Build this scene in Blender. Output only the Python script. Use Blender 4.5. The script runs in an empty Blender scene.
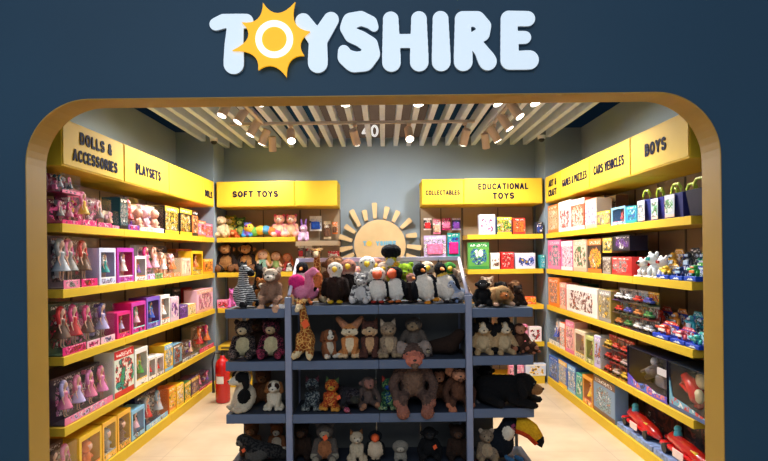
import bpy, bmesh, math, random
import numpy as np
from mathutils import Vector, Matrix
random.seed(7)
SC = bpy.context.scene
COL = SC.collection
PI = math.pi
H = 1.62            # eye height
F = 555.0           # focal length in pixels of the 768 px frame
R = math.radians(0.7)
cr, sr = math.cos(R), math.sin(R)

def P(px, py, Y):
    dx, dy = px-384, 254-py
    return ((dx*cr+dy*sr)*Y/F, Y, H+(-dx*sr+dy*cr)*Y/F)
def Yat(px, py, X):
    dx, dy = px-384, 254-py
    return X*F/(dx*cr+dy*sr)

# ------------------------------------------------------------------ materials
MATS = {}
def lin(h):
    if isinstance(h, (tuple, list)): c = [v/255 for v in h]
    else:
        h = h.lstrip('#'); c = [int(h[i:i+2], 16)/255 for i in (0, 2, 4)]
    return tuple((x/12.92 if x <= .04045 else ((x+.055)/1.055)**2.4) for x in c)+(1,)

def base_mat(name):
    m = bpy.data.materials.new(name); m.use_nodes = True
    nt = m.node_tree; b = nt.nodes['Principled BSDF']
    return m, nt, b

def plain(c, rough=.5, metal=0, spec=.5, var=.0, scale=8, bump=0, coat=0):
    key = ('plain', str(c), rough, metal, spec, var, scale, bump, coat)
    if key in MATS: return MATS[key]
    m, nt, b = base_mat('paint')
    b.inputs['Roughness'].default_value = rough
    b.inputs['Metallic'].default_value = metal
    b.inputs['Specular IOR Level'].default_value = spec
    b.inputs['Coat Weight'].default_value = coat
    col = lin(c)
    tc = nt.nodes.new('ShaderNodeTexCoord')
    n = nt.nodes.new('ShaderNodeTexNoise'); n.inputs['Scale'].default_value = scale; n.inputs['Detail'].default_value = 4
    nt.links.new(tc.outputs['Object'], n.inputs['Vector'])
    r = nt.nodes.new('ShaderNodeValToRGB')
    v = max(var, .02)
    r.color_ramp.elements[0].color = tuple(x*(1-v) for x in col[:3])+(1,)
    r.color_ramp.elements[1].color = tuple(min(1, x*(1+v)) for x in col[:3])+(1,)
    r.color_ramp.elements[0].position = .3; r.color_ramp.elements[1].position = .7
    nt.links.new(n.outputs['Fac'], r.inputs[0]); nt.links.new(r.outputs[0], b.inputs['Base Color'])
    if bump:
        bp = nt.nodes.new('ShaderNodeBump'); bp.inputs['Strength'].default_value = bump
        nt.links.new(n.outputs['Fac'], bp.inputs['Height']); nt.links.new(bp.outputs[0], b.inputs['Normal'])
    MATS[key] = m
    return m

def emit(c, s, rim=None):
    key = ('emit', str(c), s)
    if key in MATS: return MATS[key]
    m, nt, b = base_mat('glow')
    b.inputs['Base Color'].default_value = lin(c)
    b.inputs['Emission Color'].default_value = lin(c)
    b.inputs['Emission Strength'].default_value = s
    MATS[key] = m
    return m

def film():
    if 'film' in MATS: return MATS['film']
    m = bpy.data.materials.new('clear_film'); m.use_nodes = True
    nt = m.node_tree; nt.nodes.clear()
    o = nt.nodes.new('ShaderNodeOutputMaterial'); mx = nt.nodes.new('ShaderNodeMixShader')
    t = nt.nodes.new('ShaderNodeBsdfTransparent'); g = nt.nodes.new('ShaderNodeBsdfGlossy')
    g.inputs['Roughness'].default_value = .12
    lw = nt.nodes.new('ShaderNodeLayerWeight'); lw.inputs[0].default_value = .25
    ma = nt.nodes.new('ShaderNodeMath'); ma.operation = 'MULTIPLY_ADD'; ma.inputs[1].default_value = .13; ma.inputs[2].default_value = .02
    tc = nt.nodes.new('ShaderNodeTexCoord'); n = nt.nodes.new('ShaderNodeTexNoise'); n.inputs['Scale'].default_value = 14
    bp = nt.nodes.new('ShaderNodeBump'); bp.inputs['Strength'].default_value = .5
    nt.links.new(tc.outputs['Object'], n.inputs['Vector']); nt.links.new(n.outputs[0], bp.inputs['Height']); nt.links.new(bp.outputs[0], g.inputs['Normal'])
    nt.links.new(lw.outputs['Facing'], ma.inputs[0]); nt.links.new(ma.outputs[0], mx.inputs[0])
    nt.links.new(t.outputs[0], mx.inputs[1]); nt.links.new(g.outputs[0], mx.inputs[2]); nt.links.new(mx.outputs[0], o.inputs[0])
    MATS['film'] = m
    return m

def fur(c1, c2=None, scale=22, kind='noise', rough=.95):
    """soft pile; kind noise | spots | stripes | sequin | mottle"""
    key = ('fur', str(c1), str(c2), scale, kind)
    if key in MATS: return MATS[key]
    m, nt, b = base_mat('plush')
    a = lin(c1); d = lin(c2) if c2 else tuple(x*(.55+.3*min(1, sum(a[:3])/2)) for x in a[:3])+(1,)
    tc = nt.nodes.new('ShaderNodeTexCoord')
    r = nt.nodes.new('ShaderNodeValToRGB')
    r.color_ramp.elements[0].color = d; r.color_ramp.elements[1].color = a
    if kind == 'spots':
        t = nt.nodes.new('ShaderNodeTexVoronoi'); t.feature = 'DISTANCE_TO_EDGE'; t.inputs['Scale'].default_value = scale; out = t.outputs['Distance']
        r.color_ramp.elements[0].position = .06; r.color_ramp.elements[1].position = .10
        r.color_ramp.elements[0].color = a; r.color_ramp.elements[1].color = d
    elif kind == 'dots':
        t = nt.nodes.new('ShaderNodeTexVoronoi'); t.inputs['Scale'].default_value = scale; out = t.outputs['Distance']
        r.color_ramp.elements[0].position = .30; r.color_ramp.elements[1].position = .40
    elif kind == 'stripes':
        t = nt.nodes.new('ShaderNodeTexWave'); t.bands_direction = 'Z'; t.inputs['Scale'].default_value = scale; t.inputs['Distortion'].default_value = 3.5
        t.inputs['Detail Scale'].default_value = 1.2; out = t.outputs['Fac']
        r.color_ramp.elements[0].position = .45; r.color_ramp.elements[1].position = .52
    elif kind == 'mottle':
        t = nt.nodes.new('ShaderNodeTexNoise'); t.inputs['Scale'].default_value = scale; t.inputs['Detail'].default_value = 5; out = t.outputs['Fac']
        r.color_ramp.elements[0].position = .46; r.color_ramp.elements[1].position = .54
    elif kind == 'sequin':
        t = nt.nodes.new('ShaderNodeTexVoronoi'); t.inputs['Scale'].default_value = scale
        sp = nt.nodes.new('ShaderNodeSeparateColor'); nt.links.new(t.outputs['Color'], sp.inputs[0]); out = sp.outputs[0]
        r.color_ramp.interpolation = 'CONSTANT'
        r.color_ramp.elements[0].position = 0; r.color_ramp.elements[1].position = .32
        b.inputs['Metallic'].default_value = .5; rough = .35
    else:
        t = nt.nodes.new('ShaderNodeTexNoise'); t.inputs['Scale'].default_value = scale; t.inputs['Detail'].default_value = 6; out = t.outputs['Fac']
        r.color_ramp.elements[0].position = .25; r.color_ramp.elements[1].position = .55
    nt.links.new(tc.outputs['Object'], t.inputs['Vector']); nt.links.new(out, r.inputs[0]); nt.links.new(r.outputs[0], b.inputs['Base Color'])
    b.inputs['Roughness'].default_value = rough
    b.inputs['Specular IOR Level'].default_value = .2
    if kind != 'sequin':
        b.inputs['Sheen Weight'].default_value = .15; b.inputs['Sheen Tint'].default_value = a
    n2 = nt.nodes.new('ShaderNodeTexNoise'); n2.inputs['Scale'].default_value = 34; n2.inputs['Detail'].default_value = 6
    nt.links.new(tc.outputs['Object'], n2.inputs['Vector'])
    bp = nt.nodes.new('ShaderNodeBump'); bp.inputs['Strength'].default_value = .8; bp.inputs['Distance'].default_value = .03
    nt.links.new(n2.outputs['Fac'], bp.inputs['Height']); nt.links.new(bp.outputs[0], b.inputs['Normal'])
    MATS[key] = m
    return m

def art(bg, band, a, b_, c_, foot, seed, sc=36):
    """printed package front: title band, picture in the middle, strip at the foot"""
    key = ('art', bg, band, a, b_, c_, foot, seed, sc)
    if key in MATS: return MATS[key]
    m, nt, b = base_mat('printed_card')
    N = nt.nodes.new; L = nt.links.new
    tc = N('ShaderNodeTexCoord'); sep = N('ShaderNodeSeparateXYZ'); L(tc.outputs['Generated'], sep.inputs[0])
    def math_(op, x, y=None, z=None):
        q = N('ShaderNodeMath'); q.operation = op
        for i, v in enumerate((x, y, z)):
            if v is None: continue
            if isinstance(v, (int, float)): q.inputs[i].default_value = v
            else: L(v, q.inputs[i])
        return q.outputs[0]
    def mix(f, x, y):
        q = N('ShaderNodeMix'); q.data_type = 'RGBA'
        L(f, q.inputs[0])
        for i, v in ((6, x), (7, y)):
            if isinstance(v, tuple): q.inputs[i].default_value = v
            else: L(v, q.inputs[i])
        return q.outputs[2]
    u, v = sep.outputs['X'], sep.outputs['Z']
    rg = random.Random(seed*13+5)
    n = N('ShaderNodeTexNoise'); n.noise_dimensions = '4D'; n.inputs['W'].default_value = seed*3.7; n.inputs['Scale'].default_value = sc*rg.uniform(.4, .8); n.inputs['Detail'].default_value = 6; n.inputs['Roughness'].default_value = .62
    L(tc.outputs['Object'], n.inputs['Vector'])
    r = N('ShaderNodeValToRGB'); r.color_ramp.interpolation = 'CONSTANT'
    e = r.color_ramp.elements
    dk = tuple(int(q_*.35) for q_ in b_)
    stops = [a, dk, b_, c_, bg, '#efe6da', b_, c_]
    if rg.random() < .5: stops[1], stops[2] = stops[2], stops[1]
    e[0].position = 0; e[0].color = lin(stops[0]); e[1].position = .38; e[1].color = lin(stops[1])
    for p_, c2 in zip((.44, .49, .535, .58, .63, .68), stops[2:]):
        x = e.new(p_); x.color = lin(c2)
    L(n.outputs['Fac'], r.inputs[0])
    cx_, cz_, rx_, rz_ = .5+rg.uniform(-.06, .06), rg.uniform(.42, .5), rg.uniform(.36, .5), rg.uniform(.3, .42)
    pw = rg.choice((2, 3, 6, 8))
    du = math_('SUBTRACT', u, cx_); dv = math_('SUBTRACT', v, cz_)
    rr = math_('ADD', math_('POWER', math_('ABSOLUTE', math_('DIVIDE', du, rx_)), pw), math_('POWER', math_('ABSOLUTE', math_('DIVIDE', dv, rz_)), pw))
    nn = math_('MULTIPLY', math_('SUBTRACT', n.outputs['Fac'], .5), 2.2)
    inside = math_('LESS_THAN', math_('ADD', rr, nn), 1.0)
    col = mix(inside, lin(bg), r.outputs[0])
    # title band with lettering-like blobs
    n2 = N('ShaderNodeTexNoise'); n2.noise_dimensions = '4D'; n2.inputs['W'].default_value = seed*1.3; n2.inputs['Scale'].default_value = 60; n2.inputs['Detail'].default_value = 1
    L(tc.outputs['Object'], n2.inputs['Vector'])
    bl = math_('MULTIPLY', math_('GREATER_THAN', n2.outputs['Fac'], .53), math_('LESS_THAN', math_('ABSOLUTE', math_('SUBTRACT', v, .9)), .045))
    bl = math_('MULTIPLY', bl, math_('LESS_THAN', math_('ABSOLUTE', du), .4))
    bandc = mix(bl, lin(band), lin('#fff8ee'))
    col = mix(math_('GREATER_THAN', v, .82), col, bandc)
    col = mix(math_('LESS_THAN', v, .12), col, lin(foot))
    L(col, b.inputs['Base Color'])
    b.inputs['Roughness'].default_value = .32
    MATS[key] = m
    return m

# ------------------------------------------------------------------ mesh builder
class MB:
    def __init__(s): s.v = []; s.f = []; s.m = []; s.sm = []
    def add(s, vs, fs, mi=0, smooth=False):
        o = len(s.v); s.v += [tuple(x) for x in vs]
        for f in fs: s.f.append(tuple(o+i for i in f)); s.m.append(mi); s.sm.append(smooth)
    def box(s, x0, x1, y0, y1, z0, z1, mi=0, bev=0):
        if x0 > x1: x0, x1 = x1, x0
        if y0 > y1: y0, y1 = y1, y0
        if z0 > z1: z0, z1 = z1, z0
        b = min(bev, (x1-x0)*.3, (y1-y0)*.3, (z1-z0)*.3)
        if b <= 0:
            vs = [(x, y, z) for z in (z0, z1) for y in (y0, y1) for x in (x0, x1)]
            s.add(vs, [(0, 2, 3, 1), (4, 5, 7, 6), (0, 1, 5, 4), (2, 6, 7, 3), (0, 4, 6, 2), (1, 3, 7, 5)], mi); return
        bm = bmesh.new(); bmesh.ops.create_cube(bm, size=1)
        for v in bm.verts: v.co = Vector(((x0+x1)/2+v.co.x*(x1-x0), (y0+y1)/2+v.co.y*(y1-y0), (z0+z1)/2+v.co.z*(z1-z0)))
        bmesh.ops.bevel(bm, geom=bm.edges[:], offset=b, segments=1, affect='EDGES')
        s.bm(bm, mi)
    def bm(s, bm, mi=0, smooth=False):
        bm.verts.index_update(); s.add([v.co[:] for v in bm.verts], [[v.index for v in f.verts] for f in bm.faces], mi, smooth); bm.free()
    def cyl(s, p0, p1, r0, r1=None, n=16, mi=0, smooth=True, caps=True):
        r1 = r0 if r1 is None else r1
        p0, p1 = Vector(p0), Vector(p1); d = (p1-p0)
        q = d.to_track_quat('Z', 'Y')
        vs = []
        for p, r in ((p0, r0), (p1, r1)):
            for i in range(n):
                a = 2*PI*i/n; vs.append(p+q @ Vector((r*math.cos(a), r*math.sin(a), 0)))
        s.add(vs, [(i, (i+1) % n, n+(i+1) % n, n+i) for i in range(n)], mi, smooth)
        if caps: s.add([vs[i] for i in range(n)], [tuple(range(n))[::-1]], mi); s.add([vs[n+i] for i in range(n)], [tuple(range(n))], mi)
    def tube(s, pts, r, n=8, mi=0, closed=False):
        pts = [Vector(p) for p in pts]; k = len(pts); vs = []
        for i, p in enumerate(pts):
            a = pts[(i-1) % k] if (closed or i) else p; b = pts[(i+1) % k] if (closed or i < k-1) else p
            q = (b-a).to_track_quat('Z', 'Y'); rr = r[i] if isinstance(r, (list, tuple)) else r
            for j in range(n):
                t = 2*PI*j/n; vs.append(p+q @ Vector((rr*math.cos(t), rr*math.sin(t), 0)))
        fs = [(i*n+j, i*n+(j+1) % n, ((i+1) % k)*n+(j+1) % n, ((i+1) % k)*n+j) for i in range(k if closed else k-1) for j in range(n)]
        if not closed: fs += [tuple(range(n))[::-1], tuple((k-1)*n+j for j in range(n))]
        s.add(vs, fs, mi, True)
    def ell(s, c, r, mi=0, rot=None, sub=2):
        bm = bmesh.new(); bmesh.ops.create_icosphere(bm, subdivisions=sub, radius=1)
        M = (rot if rot else Matrix.Identity(3))
        r = (r, r, r) if isinstance(r, (int, float)) else r
        for v in bm.verts: v.co = M @ Vector((v.co.x*r[0], v.co.y*r[1], v.co.z*r[2]))+Vector(c)
        s.bm(bm, mi, True)
    def lathe(s, prof, c=(0, 0, 0), n=16, mi=0):
        vs = [(c[0]+r*math.cos(2*PI*j/n), c[1]+r*math.sin(2*PI*j/n), c[2]+z) for r, z in prof for j in range(n)]
        k = len(prof)
        fs = [(i*n+j, i*n+(j+1) % n, (i+1)*n+(j+1) % n, (i+1)*n+j) for i in range(k-1) for j in range(n)]
        fs += [tuple(range(n))[::-1], tuple((k-1)*n+j for j in range(n))]
        s.add(vs, fs, mi, True)
    def prism(s, poly, y0, y1, mi=0):
        """polygon in x,z pushed from y0 to y1"""
        n = len(poly)
        vs = [(x, y0, z) for x, z in poly]+[(x, y1, z) for x, z in poly]
        s.add(vs, [tuple(range(n)), tuple(range(n, 2*n))[::-1]]+[(i, n+i, n+(i+1) % n, (i+1) % n) for i in range(n)], mi)
    def mesh(s, name):
        me = bpy.data.meshes.new(name); me.from_pydata(s.v, [], s.f)
        me.polygons.foreach_set('material_index', s.m); me.polygons.foreach_set('use_smooth', s.sm)
        bm = bmesh.new(); bm.from_mesh(me); bmesh.ops.recalc_face_normals(bm, faces=bm.faces); bm.to_mesh(me); bm.free()
        me.update(); return me
    def build(s, name, mats, parent=None, loc=None, rot=None):
        me = s.mesh(name)
        for m in (mats if isinstance(mats, (list, tuple)) else [mats]): me.materials.append(m)
        return link(name, me, parent, loc, rot)

def link(name, me, parent=None, loc=None, rot=None):
    o = bpy.data.objects.new(name, me); COL.objects.link(o)
    if parent: o.parent = parent
    if loc: o.location = loc
    if rot: o.rotation_euler = rot
    return o
def empty(name, loc, rz=0):
    o = bpy.data.objects.new(name, None); COL.objects.link(o); o.location = loc; o.rotation_euler = (0, 0, rz); o.empty_display_size = .05
    return o
def tag(o, label, cat, group=None):
    o['label'] = label; o['category'] = cat
    if group: o['group'] = group
    return o
def structure(o): o['kind'] = 'structure'; return o
def copy_tree(o, parent=None):
    c = o.copy(); COL.objects.link(c); c.parent = parent
    for ch in o.children: copy_tree(ch, c)
    return c

# ------------------------------------------------------------------ rounded stroke lettering
def arc(cx, cy, rx, ry, a0, a1, n=14):
    return [(cx+rx*math.cos(math.radians(a0+(a1-a0)*i/n)), cy+ry*math.sin(math.radians(a0+(a1-a0)*i/n))) for i in range(n+1)]
W_ = {}
GL = {
 'A': (.62, [[(0, 0), (.31, 1), (.62, 0)], [(.13, .3), (.49, .3)]]),
 'B': (.52, [[(0, 0), (0, 1), (.3, 1), (.46, .88), (.46, .66), (.3, .54), (0, .54)], [(.3, .54), (.52, .4), (.52, .14), (.34, 0), (0, 0)]]),
 'C': (.52, [arc(.32, .5, .32, .5, 48, 312)]),
 'D': (.54, [[(0, 0), (0, 1), (.25, 1)]+arc(.22, .5, .32, .5, 80, -80, 8)+[(0, 0)]]),
 'E': (.44, [[(.44, 1), (0, 1), (0, 0), (.44, 0)], [(0, .5), (.38, .5)]]),
 'F': (.44, [[(.44, 1), (0, 1), (0, 0)], [(0, .5), (.36, .5)]]),
 'G': (.56, [arc(.32, .5, .32, .5, 48, 330)+[(.58, .42), (.36, .42)]]),
 'H': (.54, [[(0, 0), (0, 1)], [(.54, 0), (.54, 1)], [(0, .5), (.54, .5)]]),
 'I': (.04, [[(.02, 0), (.02, 1)]]),
 'L': (.42, [[(0, 1), (0, 0), (.42, 0)]]),
 'M': (.74, [[(0, 0), (.08, 1), (.37, .35), (.66, 1), (.74, 0)]]),
 'N': (.54, [[(0, 0), (0, 1), (.54, 0), (.54, 1)]]),
 'O': (.62, [arc(.31, .5, .31, .5, 0, 360, 24)]),
 'P': (.5, [[(0, 0), (0, 1), (.3, 1), (.48, .86), (.48, .62), (.3, .46), (0, .46)]]),
 'R': (.54, [[(0, 0), (0, 1), (.3, 1), (.5, .86), (.5, .64), (.3, .5), (0, .5)], [(.28, .5), (.54, 0)]]),
 'S': (.52, [arc(.26, .75, .25, .25, 35, 240, 10)+arc(.26, .25, .26, .25, 70, -145, 12)]),
 'T': (.56, [[(0, 1), (.56, 1)], [(.28, 1), (.28, 0)]]),
 'U': (.54, [[(0, 1), (0, .3)]+arc(.27, .28, .27, .28, 180, 360, 10)+[(.54, 1)]]),
 'V': (.58, [[(0, 1), (.29, 0), (.58, 1)]]),
 'Y': (.58, [[(0, 1), (.29, .48), (.58, 1)], [(.29, .48), (.29, 0)]]),
 'Z': (.5, [[(0, 1), (.5, 1), (0, 0), (.5, 0)]]),
 '&': (.52, [[(.52, 0), (.12, .7), (.14, .92), (.28, 1), (.4, .88), (.36, .68), (.06, .36), (.04, .14), (.2, 0), (.36, .06), (.52, .4)]]),
 '1': (.2, [[(0, .8), (.2, 1), (.2, 0)]]), '0': (.5, [arc(.25, .5, .25, .5, 0, 360, 20)]),
 '4': (.46, [[(.36, 0), (.36, 1), (0, .3), (.46, .3)]]), 'v': (.4, [[(0, .6), (.2, 0), (.4, .6)]]),
}
def field_mesh(mb, segs, rad, x0, x1, z0, z1, step, y0, y1, k=.0, mi=0, y_side=None):
    """outline of everything closer than rad to the strokes, filled and pushed from y0 to y1"""
    nx = int((x1-x0)/step)+2; nz = int((z1-z0)/step)+2
    xs = x0+np.arange(nx)*step; zs = z0+np.arange(nz)*step
    X, Z = np.meshgrid(xs, zs, indexing='ij')
    D = None
    for (ax, az), (bx, bz), r in segs:
        dx, dz = bx-ax, bz-az; l2 = dx*dx+dz*dz+1e-12
        t = np.clip(((X-ax)*dx+(Z-az)*dz)/l2, 0, 1)
        d = np.hypot(X-ax-t*dx, Z-az-t*dz)-(r if r else rad)
        if D is None: D = d
        elif k > 0:
            h = np.clip(.5+.5*(D-d)/k, 0, 1); D = D*(1-h)+d*h-k*h*(1-h)
        else: D = np.minimum(D, d)
    fill_field(mb, D, xs, zs, y0, y1, mi)
def fill_field(mb, D, xs, zs, y0, y1, mi=0):
    verts = {}; vl = []; faces = []
    def vid(key, p):
        if key not in verts: verts[key] = len(vl); vl.append(p)
        return verts[key]
    nx, nz = D.shape
    for i in range(nx-1):
        for j in range(nz-1):
            cs = [(i, j), (i+1, j), (i+1, j+1), (i, j+1)]
            ds = [D[c] for c in cs]
            if min(ds) >= 0: continue
            poly = []
            for a in range(4):
                c, n_ = cs[a], cs[(a+1) % 4]; d0, d1 = ds[a], ds[(a+1) % 4]
                if d0 < 0: poly.append(vid(c, (xs[c[0]], zs[c[1]])))
                if (d0 < 0) != (d1 < 0):
                    t = d0/(d0-d1); key = (min(c, n_), max(c, n_))
                    poly.append(vid(key, (xs[c[0]]+t*(xs[n_[0]]-xs[c[0]]), zs[c[1]]+t*(zs[n_[1]]-zs[c[1]]))))
            if len(poly) >= 3: faces.append(poly)
    ed = {}
    for f in faces:
        for a in range(len(f)):
            e = (f[a], f[(a+1) % len(f)]); ed[e] = 1
    n = len(vl)
    vs = [(x, y0, z) for x, z in vl]+[(x, y1, z) for x, z in vl]
    fs = [tuple(f) for f in faces]+[tuple(n+q for q in f[::-1]) for f in faces]
    fs += [(a, n+a, n+b, b) for (a, b) in ed if (b, a) not in ed]
    mb.add(vs, fs, mi)
def segs_of(strokes, ox, oz, sx, sz):
    out = []
    for st in strokes:
        pts = [(ox+x*sx, oz+z*sz) for x, z in st]
        out += [(pts[i], pts[i+1], None) for i in range(len(pts)-1)]
    return out
def lettering(text, height, rad=.118, gap=.13, lines_gap=.45, xs=1.0, width=None):
    """chunky rounded capitals, centred on x=0,z=0, front at y=0"""
    mb = MB(); rows = text.split('\n'); hh = height; r = rad*hh; sk = hh-2*r
    tot = len(rows)*hh+(len(rows)-1)*hh*lines_gap
    for ri, row in enumerate(rows):
        ws = []
        for ch in row: ws.append(.3*hh if ch == ' ' else GL[ch][0]*sk*1.15*xs+2*r)
        full = sum(ws)+gap*hh*(len(row)-1)
        kx = 1.0
        if width and full > width: kx = width/full
        x = -full*kx/2; zb = tot/2-ri*(hh*(1+lines_gap))-hh+r
        for ch, w in zip(row, ws):
            if ch != ' ':
                sg = segs_of(GL[ch][1], x+r*kx, zb, sk*1.15*xs*kx, sk)
                field_mesh(mb, sg, r*min(1, kx), x-.02*hh, x+w*kx+.02*hh, zb-r*1.1, zb+sk+r*1.1, hh/20, -.004, 0, k=.02*hh)
            x += (w+gap*hh)*kx
    return mb

# ------------------------------------------------------------------ colours of the place
YEL = plain((218, 180, 46), .6, spec=.25, var=.04, scale=3)
YEL_D = plain((212, 168, 40), .5, var=.05, scale=3)
WALLC = plain((132, 146, 156), .8, var=.05, scale=1.5, bump=.02)
FACADE = plain((12, 58, 82), .62, var=.08, scale=.9, bump=.02)
GOLD = plain((160, 124, 44), .55, metal=.0, var=.05, scale=2)
BEIGE = plain((158, 136, 108), .6, var=.06, scale=2.5)
DARKV = plain((24, 62, 84), .9, var=.2, scale=1)
SLAT = plain((216, 228, 246), .6, var=.05)
SLATE = plain((80, 94, 118), .45, var=.06, scale=4)
POST = plain((128, 134, 156), .42, var=.05, scale=4)
PANEL_D = plain((92, 92, 88), .7, var=.1)
DECKM = plain((40, 46, 58), .6)
NAVY = plain((18, 18, 44), .7, spec=.1)
WHITE = plain((232, 230, 226), .45)
BLACK = plain((14, 14, 16), .45)
WOOD = plain((206, 176, 128), .6, var=.08, scale=6)

XL, XR, WL, WR = -2.085, 1.995, -2.55, 2.45
YN, YF, YW = 3.6, 6.84, 7.3
WT = 3.15                      # wall top
DECK = [1.845, 1.415, .975, .515, .09]

# ------------------------------------------------------------------ setting
def tiles_floor():
    m, nt, b = base_mat('stone_floor')
    N = nt.nodes.new; L = nt.links.new
    tc = N('ShaderNodeTexCoord'); n = N('ShaderNodeTexNoise'); n.inputs['Scale'].default_value = 2.2; n.inputs['Detail'].default_value = 8
    L(tc.outputs['Object'], n.inputs['Vector'])
    r = N('ShaderNodeValToRGB'); r.color_ramp.elements[0].position = .3; r.color_ramp.elements[1].position = .7
    r.color_ramp.elements[0].color = lin((186, 160, 128)); r.color_ramp.elements[1].color = lin((214, 192, 160))
    L(n.outputs['Fac'], r.inputs[0])
    br = N('ShaderNodeTexBrick'); br.offset = 0; br.inputs['Scale'].default_value = 1; br.inputs['Mortar Size'].default_value = .003
    br.inputs['Brick Width'].default_value = .9; br.inputs['Row Height'].default_value = .9
    L(tc.outputs['Object'], br.inputs['Vector']); L(r.outputs[0], br.inputs['Color1']); L(r.outputs[0], br.inputs['Color2']); br.inputs['Mortar'].default_value = lin((176, 152, 124))
    L(br.outputs[0], b.inputs['Base Color']); b.inputs['Roughness'].default_value = .28
    return m
mb = MB(); mb.box(-7, 7, -5, 9.2, -.1, 0); structure(mb.build('floor', tiles_floor()))
mb = MB(); mb.box(WL-.12, WL, 3.371, YF+.5, 0, WT); structure(mb.build('wall_left', WALLC))
mb = MB(); mb.box(WR, WR+.12, 3.371, YF+.5, 0, WT); structure(mb.build('wall_right', WALLC))
mb = MB(); mb.box(WL, WR, YW, YW+.12, 0, WT); structure(mb.build('wall_back', WALLC))
mb = MB(); mb.box(WL, XL-.004, YF+.002, YW, 0, WT); structure(mb.build('wall_back_left', WALLC))
mb = MB(); mb.box(XR+.004, WR, YF+.002, YW, 0, WT); structure(mb.build('wall_back_right', WALLC))
mb = MB(); mb.box(-7, 7, 3.4, 9.2, 4.5, 4.6); structure(mb.build('ceiling', DARKV))
mb = MB(); mb.box(-7, 7, 9.2, 9.3, 0, 4.6); structure(mb.build('wall_far', DARKV))

# shopfront with its round-cornered opening
FL, FR_ = -356.5*3.2/F, 337.5*3.2/F
FT = P(384, 95.5, 3.2)[2]
def opening(inset=0, n=14, rad=.37):
    xl, xr, zt = FL+inset, FR_-inset, FT-inset; r = rad-inset
    pts = [(xl, 0), (xl, .8), (xl, 1.6)]
    pts += [(xl+r-r*math.cos(t*PI/2/n), zt-r+r*math.sin(t*PI/2/n)) for t in range(n+1)]
    pts += [(xl+r+(xr-xl-2*r)*i/8, zt) for i in range(1, 8)]
    pts += [(xr-r+r*math.sin(t*PI/2/n), zt-r+r*math.cos(t*PI/2/n)) for t in range(n+1)]
    return pts+[(xr, 1.6), (xr, .8), (xr, 0)]
def ring(inner, outer, y0, y1):
    mb = MB(); n = len(inner)
    vs = [(x, y, z) for y in (y0, y1) for L_ in (inner, outer) for x, z in L_]
    q = lambda a, b, i: a*2*n+b*n+i
    fs = []
    for i in range(n-1):
        fs += [(q(0, 0, i), q(0, 0, i+1), q(0, 1, i+1), q(0, 1, i)), (q(1, 0, i), q(1, 1, i), q(1, 1, i+1), q(1, 0, i+1)),
               (q(0, 0, i), q(1, 0, i), q(1, 0, i+1), q(0, 0, i+1)), (q(0, 1, i), q(0, 1, i+1), q(1, 1, i+1), q(1, 1, i))]
    fs += [(q(0, 0, 0), q(0, 1, 0), q(1, 1, 0), q(1, 0, 0)), (q(0, 0, n-1), q(1, 0, n-1), q(1, 1, n-1), q(0, 1, n-1))]
    mb.add(vs, fs); return mb
inn = opening(0); out = []
cx, cz = (FL+FR_)/2, 0.9
for x, z in inn:
    if z <= .001: out.append((-5 if x < 0 else 5, 0)); continue
    dx, dz = x-cx, z-cz
    k = min((5/abs(dx)) if dx else 1e9, ((4.6-cz)/dz) if dz > 0 else 1e9)
    if dz <= 0 or abs(z-1.6) < .01 or abs(z-.8) < .01: out.append((-5 if x < 0 else 5, z)); continue
    out.append((cx+dx*k if abs(cx+dx*k) < 5 else math.copysign(5, dx), cz+dz*k))
structure(ring(inn, out, 3.2, 3.37).build('wall_front', FACADE))
structure(ring(opening(.006), opening(.0006), 3.19, 3.378).build('trim_1', GOLD))

# ------------------------------------------------------------------ glowing shop sign
def facade_pt(px, py): p = P(px, py, 3.178); return p[0], p[2]
SIGNW = emit((212, 226, 236), .5)
def sign_letter(ch, x0, x1, y0, y1, strokes, rad_px, label):
    S = 3.178/F; c = facade_pt((x0+x1)/2, (y0+y1)/2)
    root = empty('sign_letter', (c[0], 3.2, c[1])); tag(root, label, 'sign', 'letters of the shop sign')
    segs = []
    for st in strokes:
        fine = []
        for u_, v_ in zip(st, st[1:]):
            fine += [tuple(u_[k_]+(v_[k_]-u_[k_])*t_/6 for k_ in range(3)) for t_ in range(6)]
        st = fine+[st[-1]]
        q = [((p[0]-(x0+x1)/2)*S, ((y0+y1)/2-p[1])*S, p[2]*S if len(p) > 2 else None) for p in st]
        for a, b in zip(q, q[1:]): segs.append((a[:2], b[:2], a[2]))
    r = rad_px*S
    w, h = (x1-x0)/2*S+.03, (y1-y0)/2*S+.03
    mb = MB(); field_mesh(mb, segs, r-.002, -w, w, -h, h, .0035, -.024, -.020, k=.003); mb.build('lit_face', SIGNW, root)
    mb = MB(); field_mesh(mb, segs, r, -w, w, -h, h, .0035, -.020, -.002, k=.003); mb.build('return_side', plain((150, 170, 190), .4), root)
sign_letter('T', 210, 254, 14, 75, [[(216, 24, 6.2), (224, 21, 7), (246.5, 21.3, 7.2)], [(236, 22, 8), (234, 45, 9.3), (233.5, 64, 10.2)]], 9.3, 'glowing white first letter T of the shop sign')
sign_letter('Y', 296, 339, 12, 73.5, [[(303.5, 21, 7.8), (318, 41, 9)], [(331.3, 20, 7.8), (318, 41, 9)], [(318, 41, 9), (317.6, 63, 10)]], 9.6, 'glowing white letter Y beside the yellow sun')
sign_letter('S', 339, 380.5, 10, 73, [[(374.3, 27.5, 4.3), (371, 22.5, 6.3), (361, 18.3, 7.1), (351, 21, 8.2), (347.5, 28, 7), (352, 35, 7.6), (361, 39, 7.8), (369.5, 45, 8.3), (371, 54, 8.8), (364, 61.3, 10), (354, 62, 10), (345.5, 57, 7.6), (343.7, 50.5, 5.2)]], 9.3, 'glowing white letter S between the sign letters Y and H')
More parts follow.
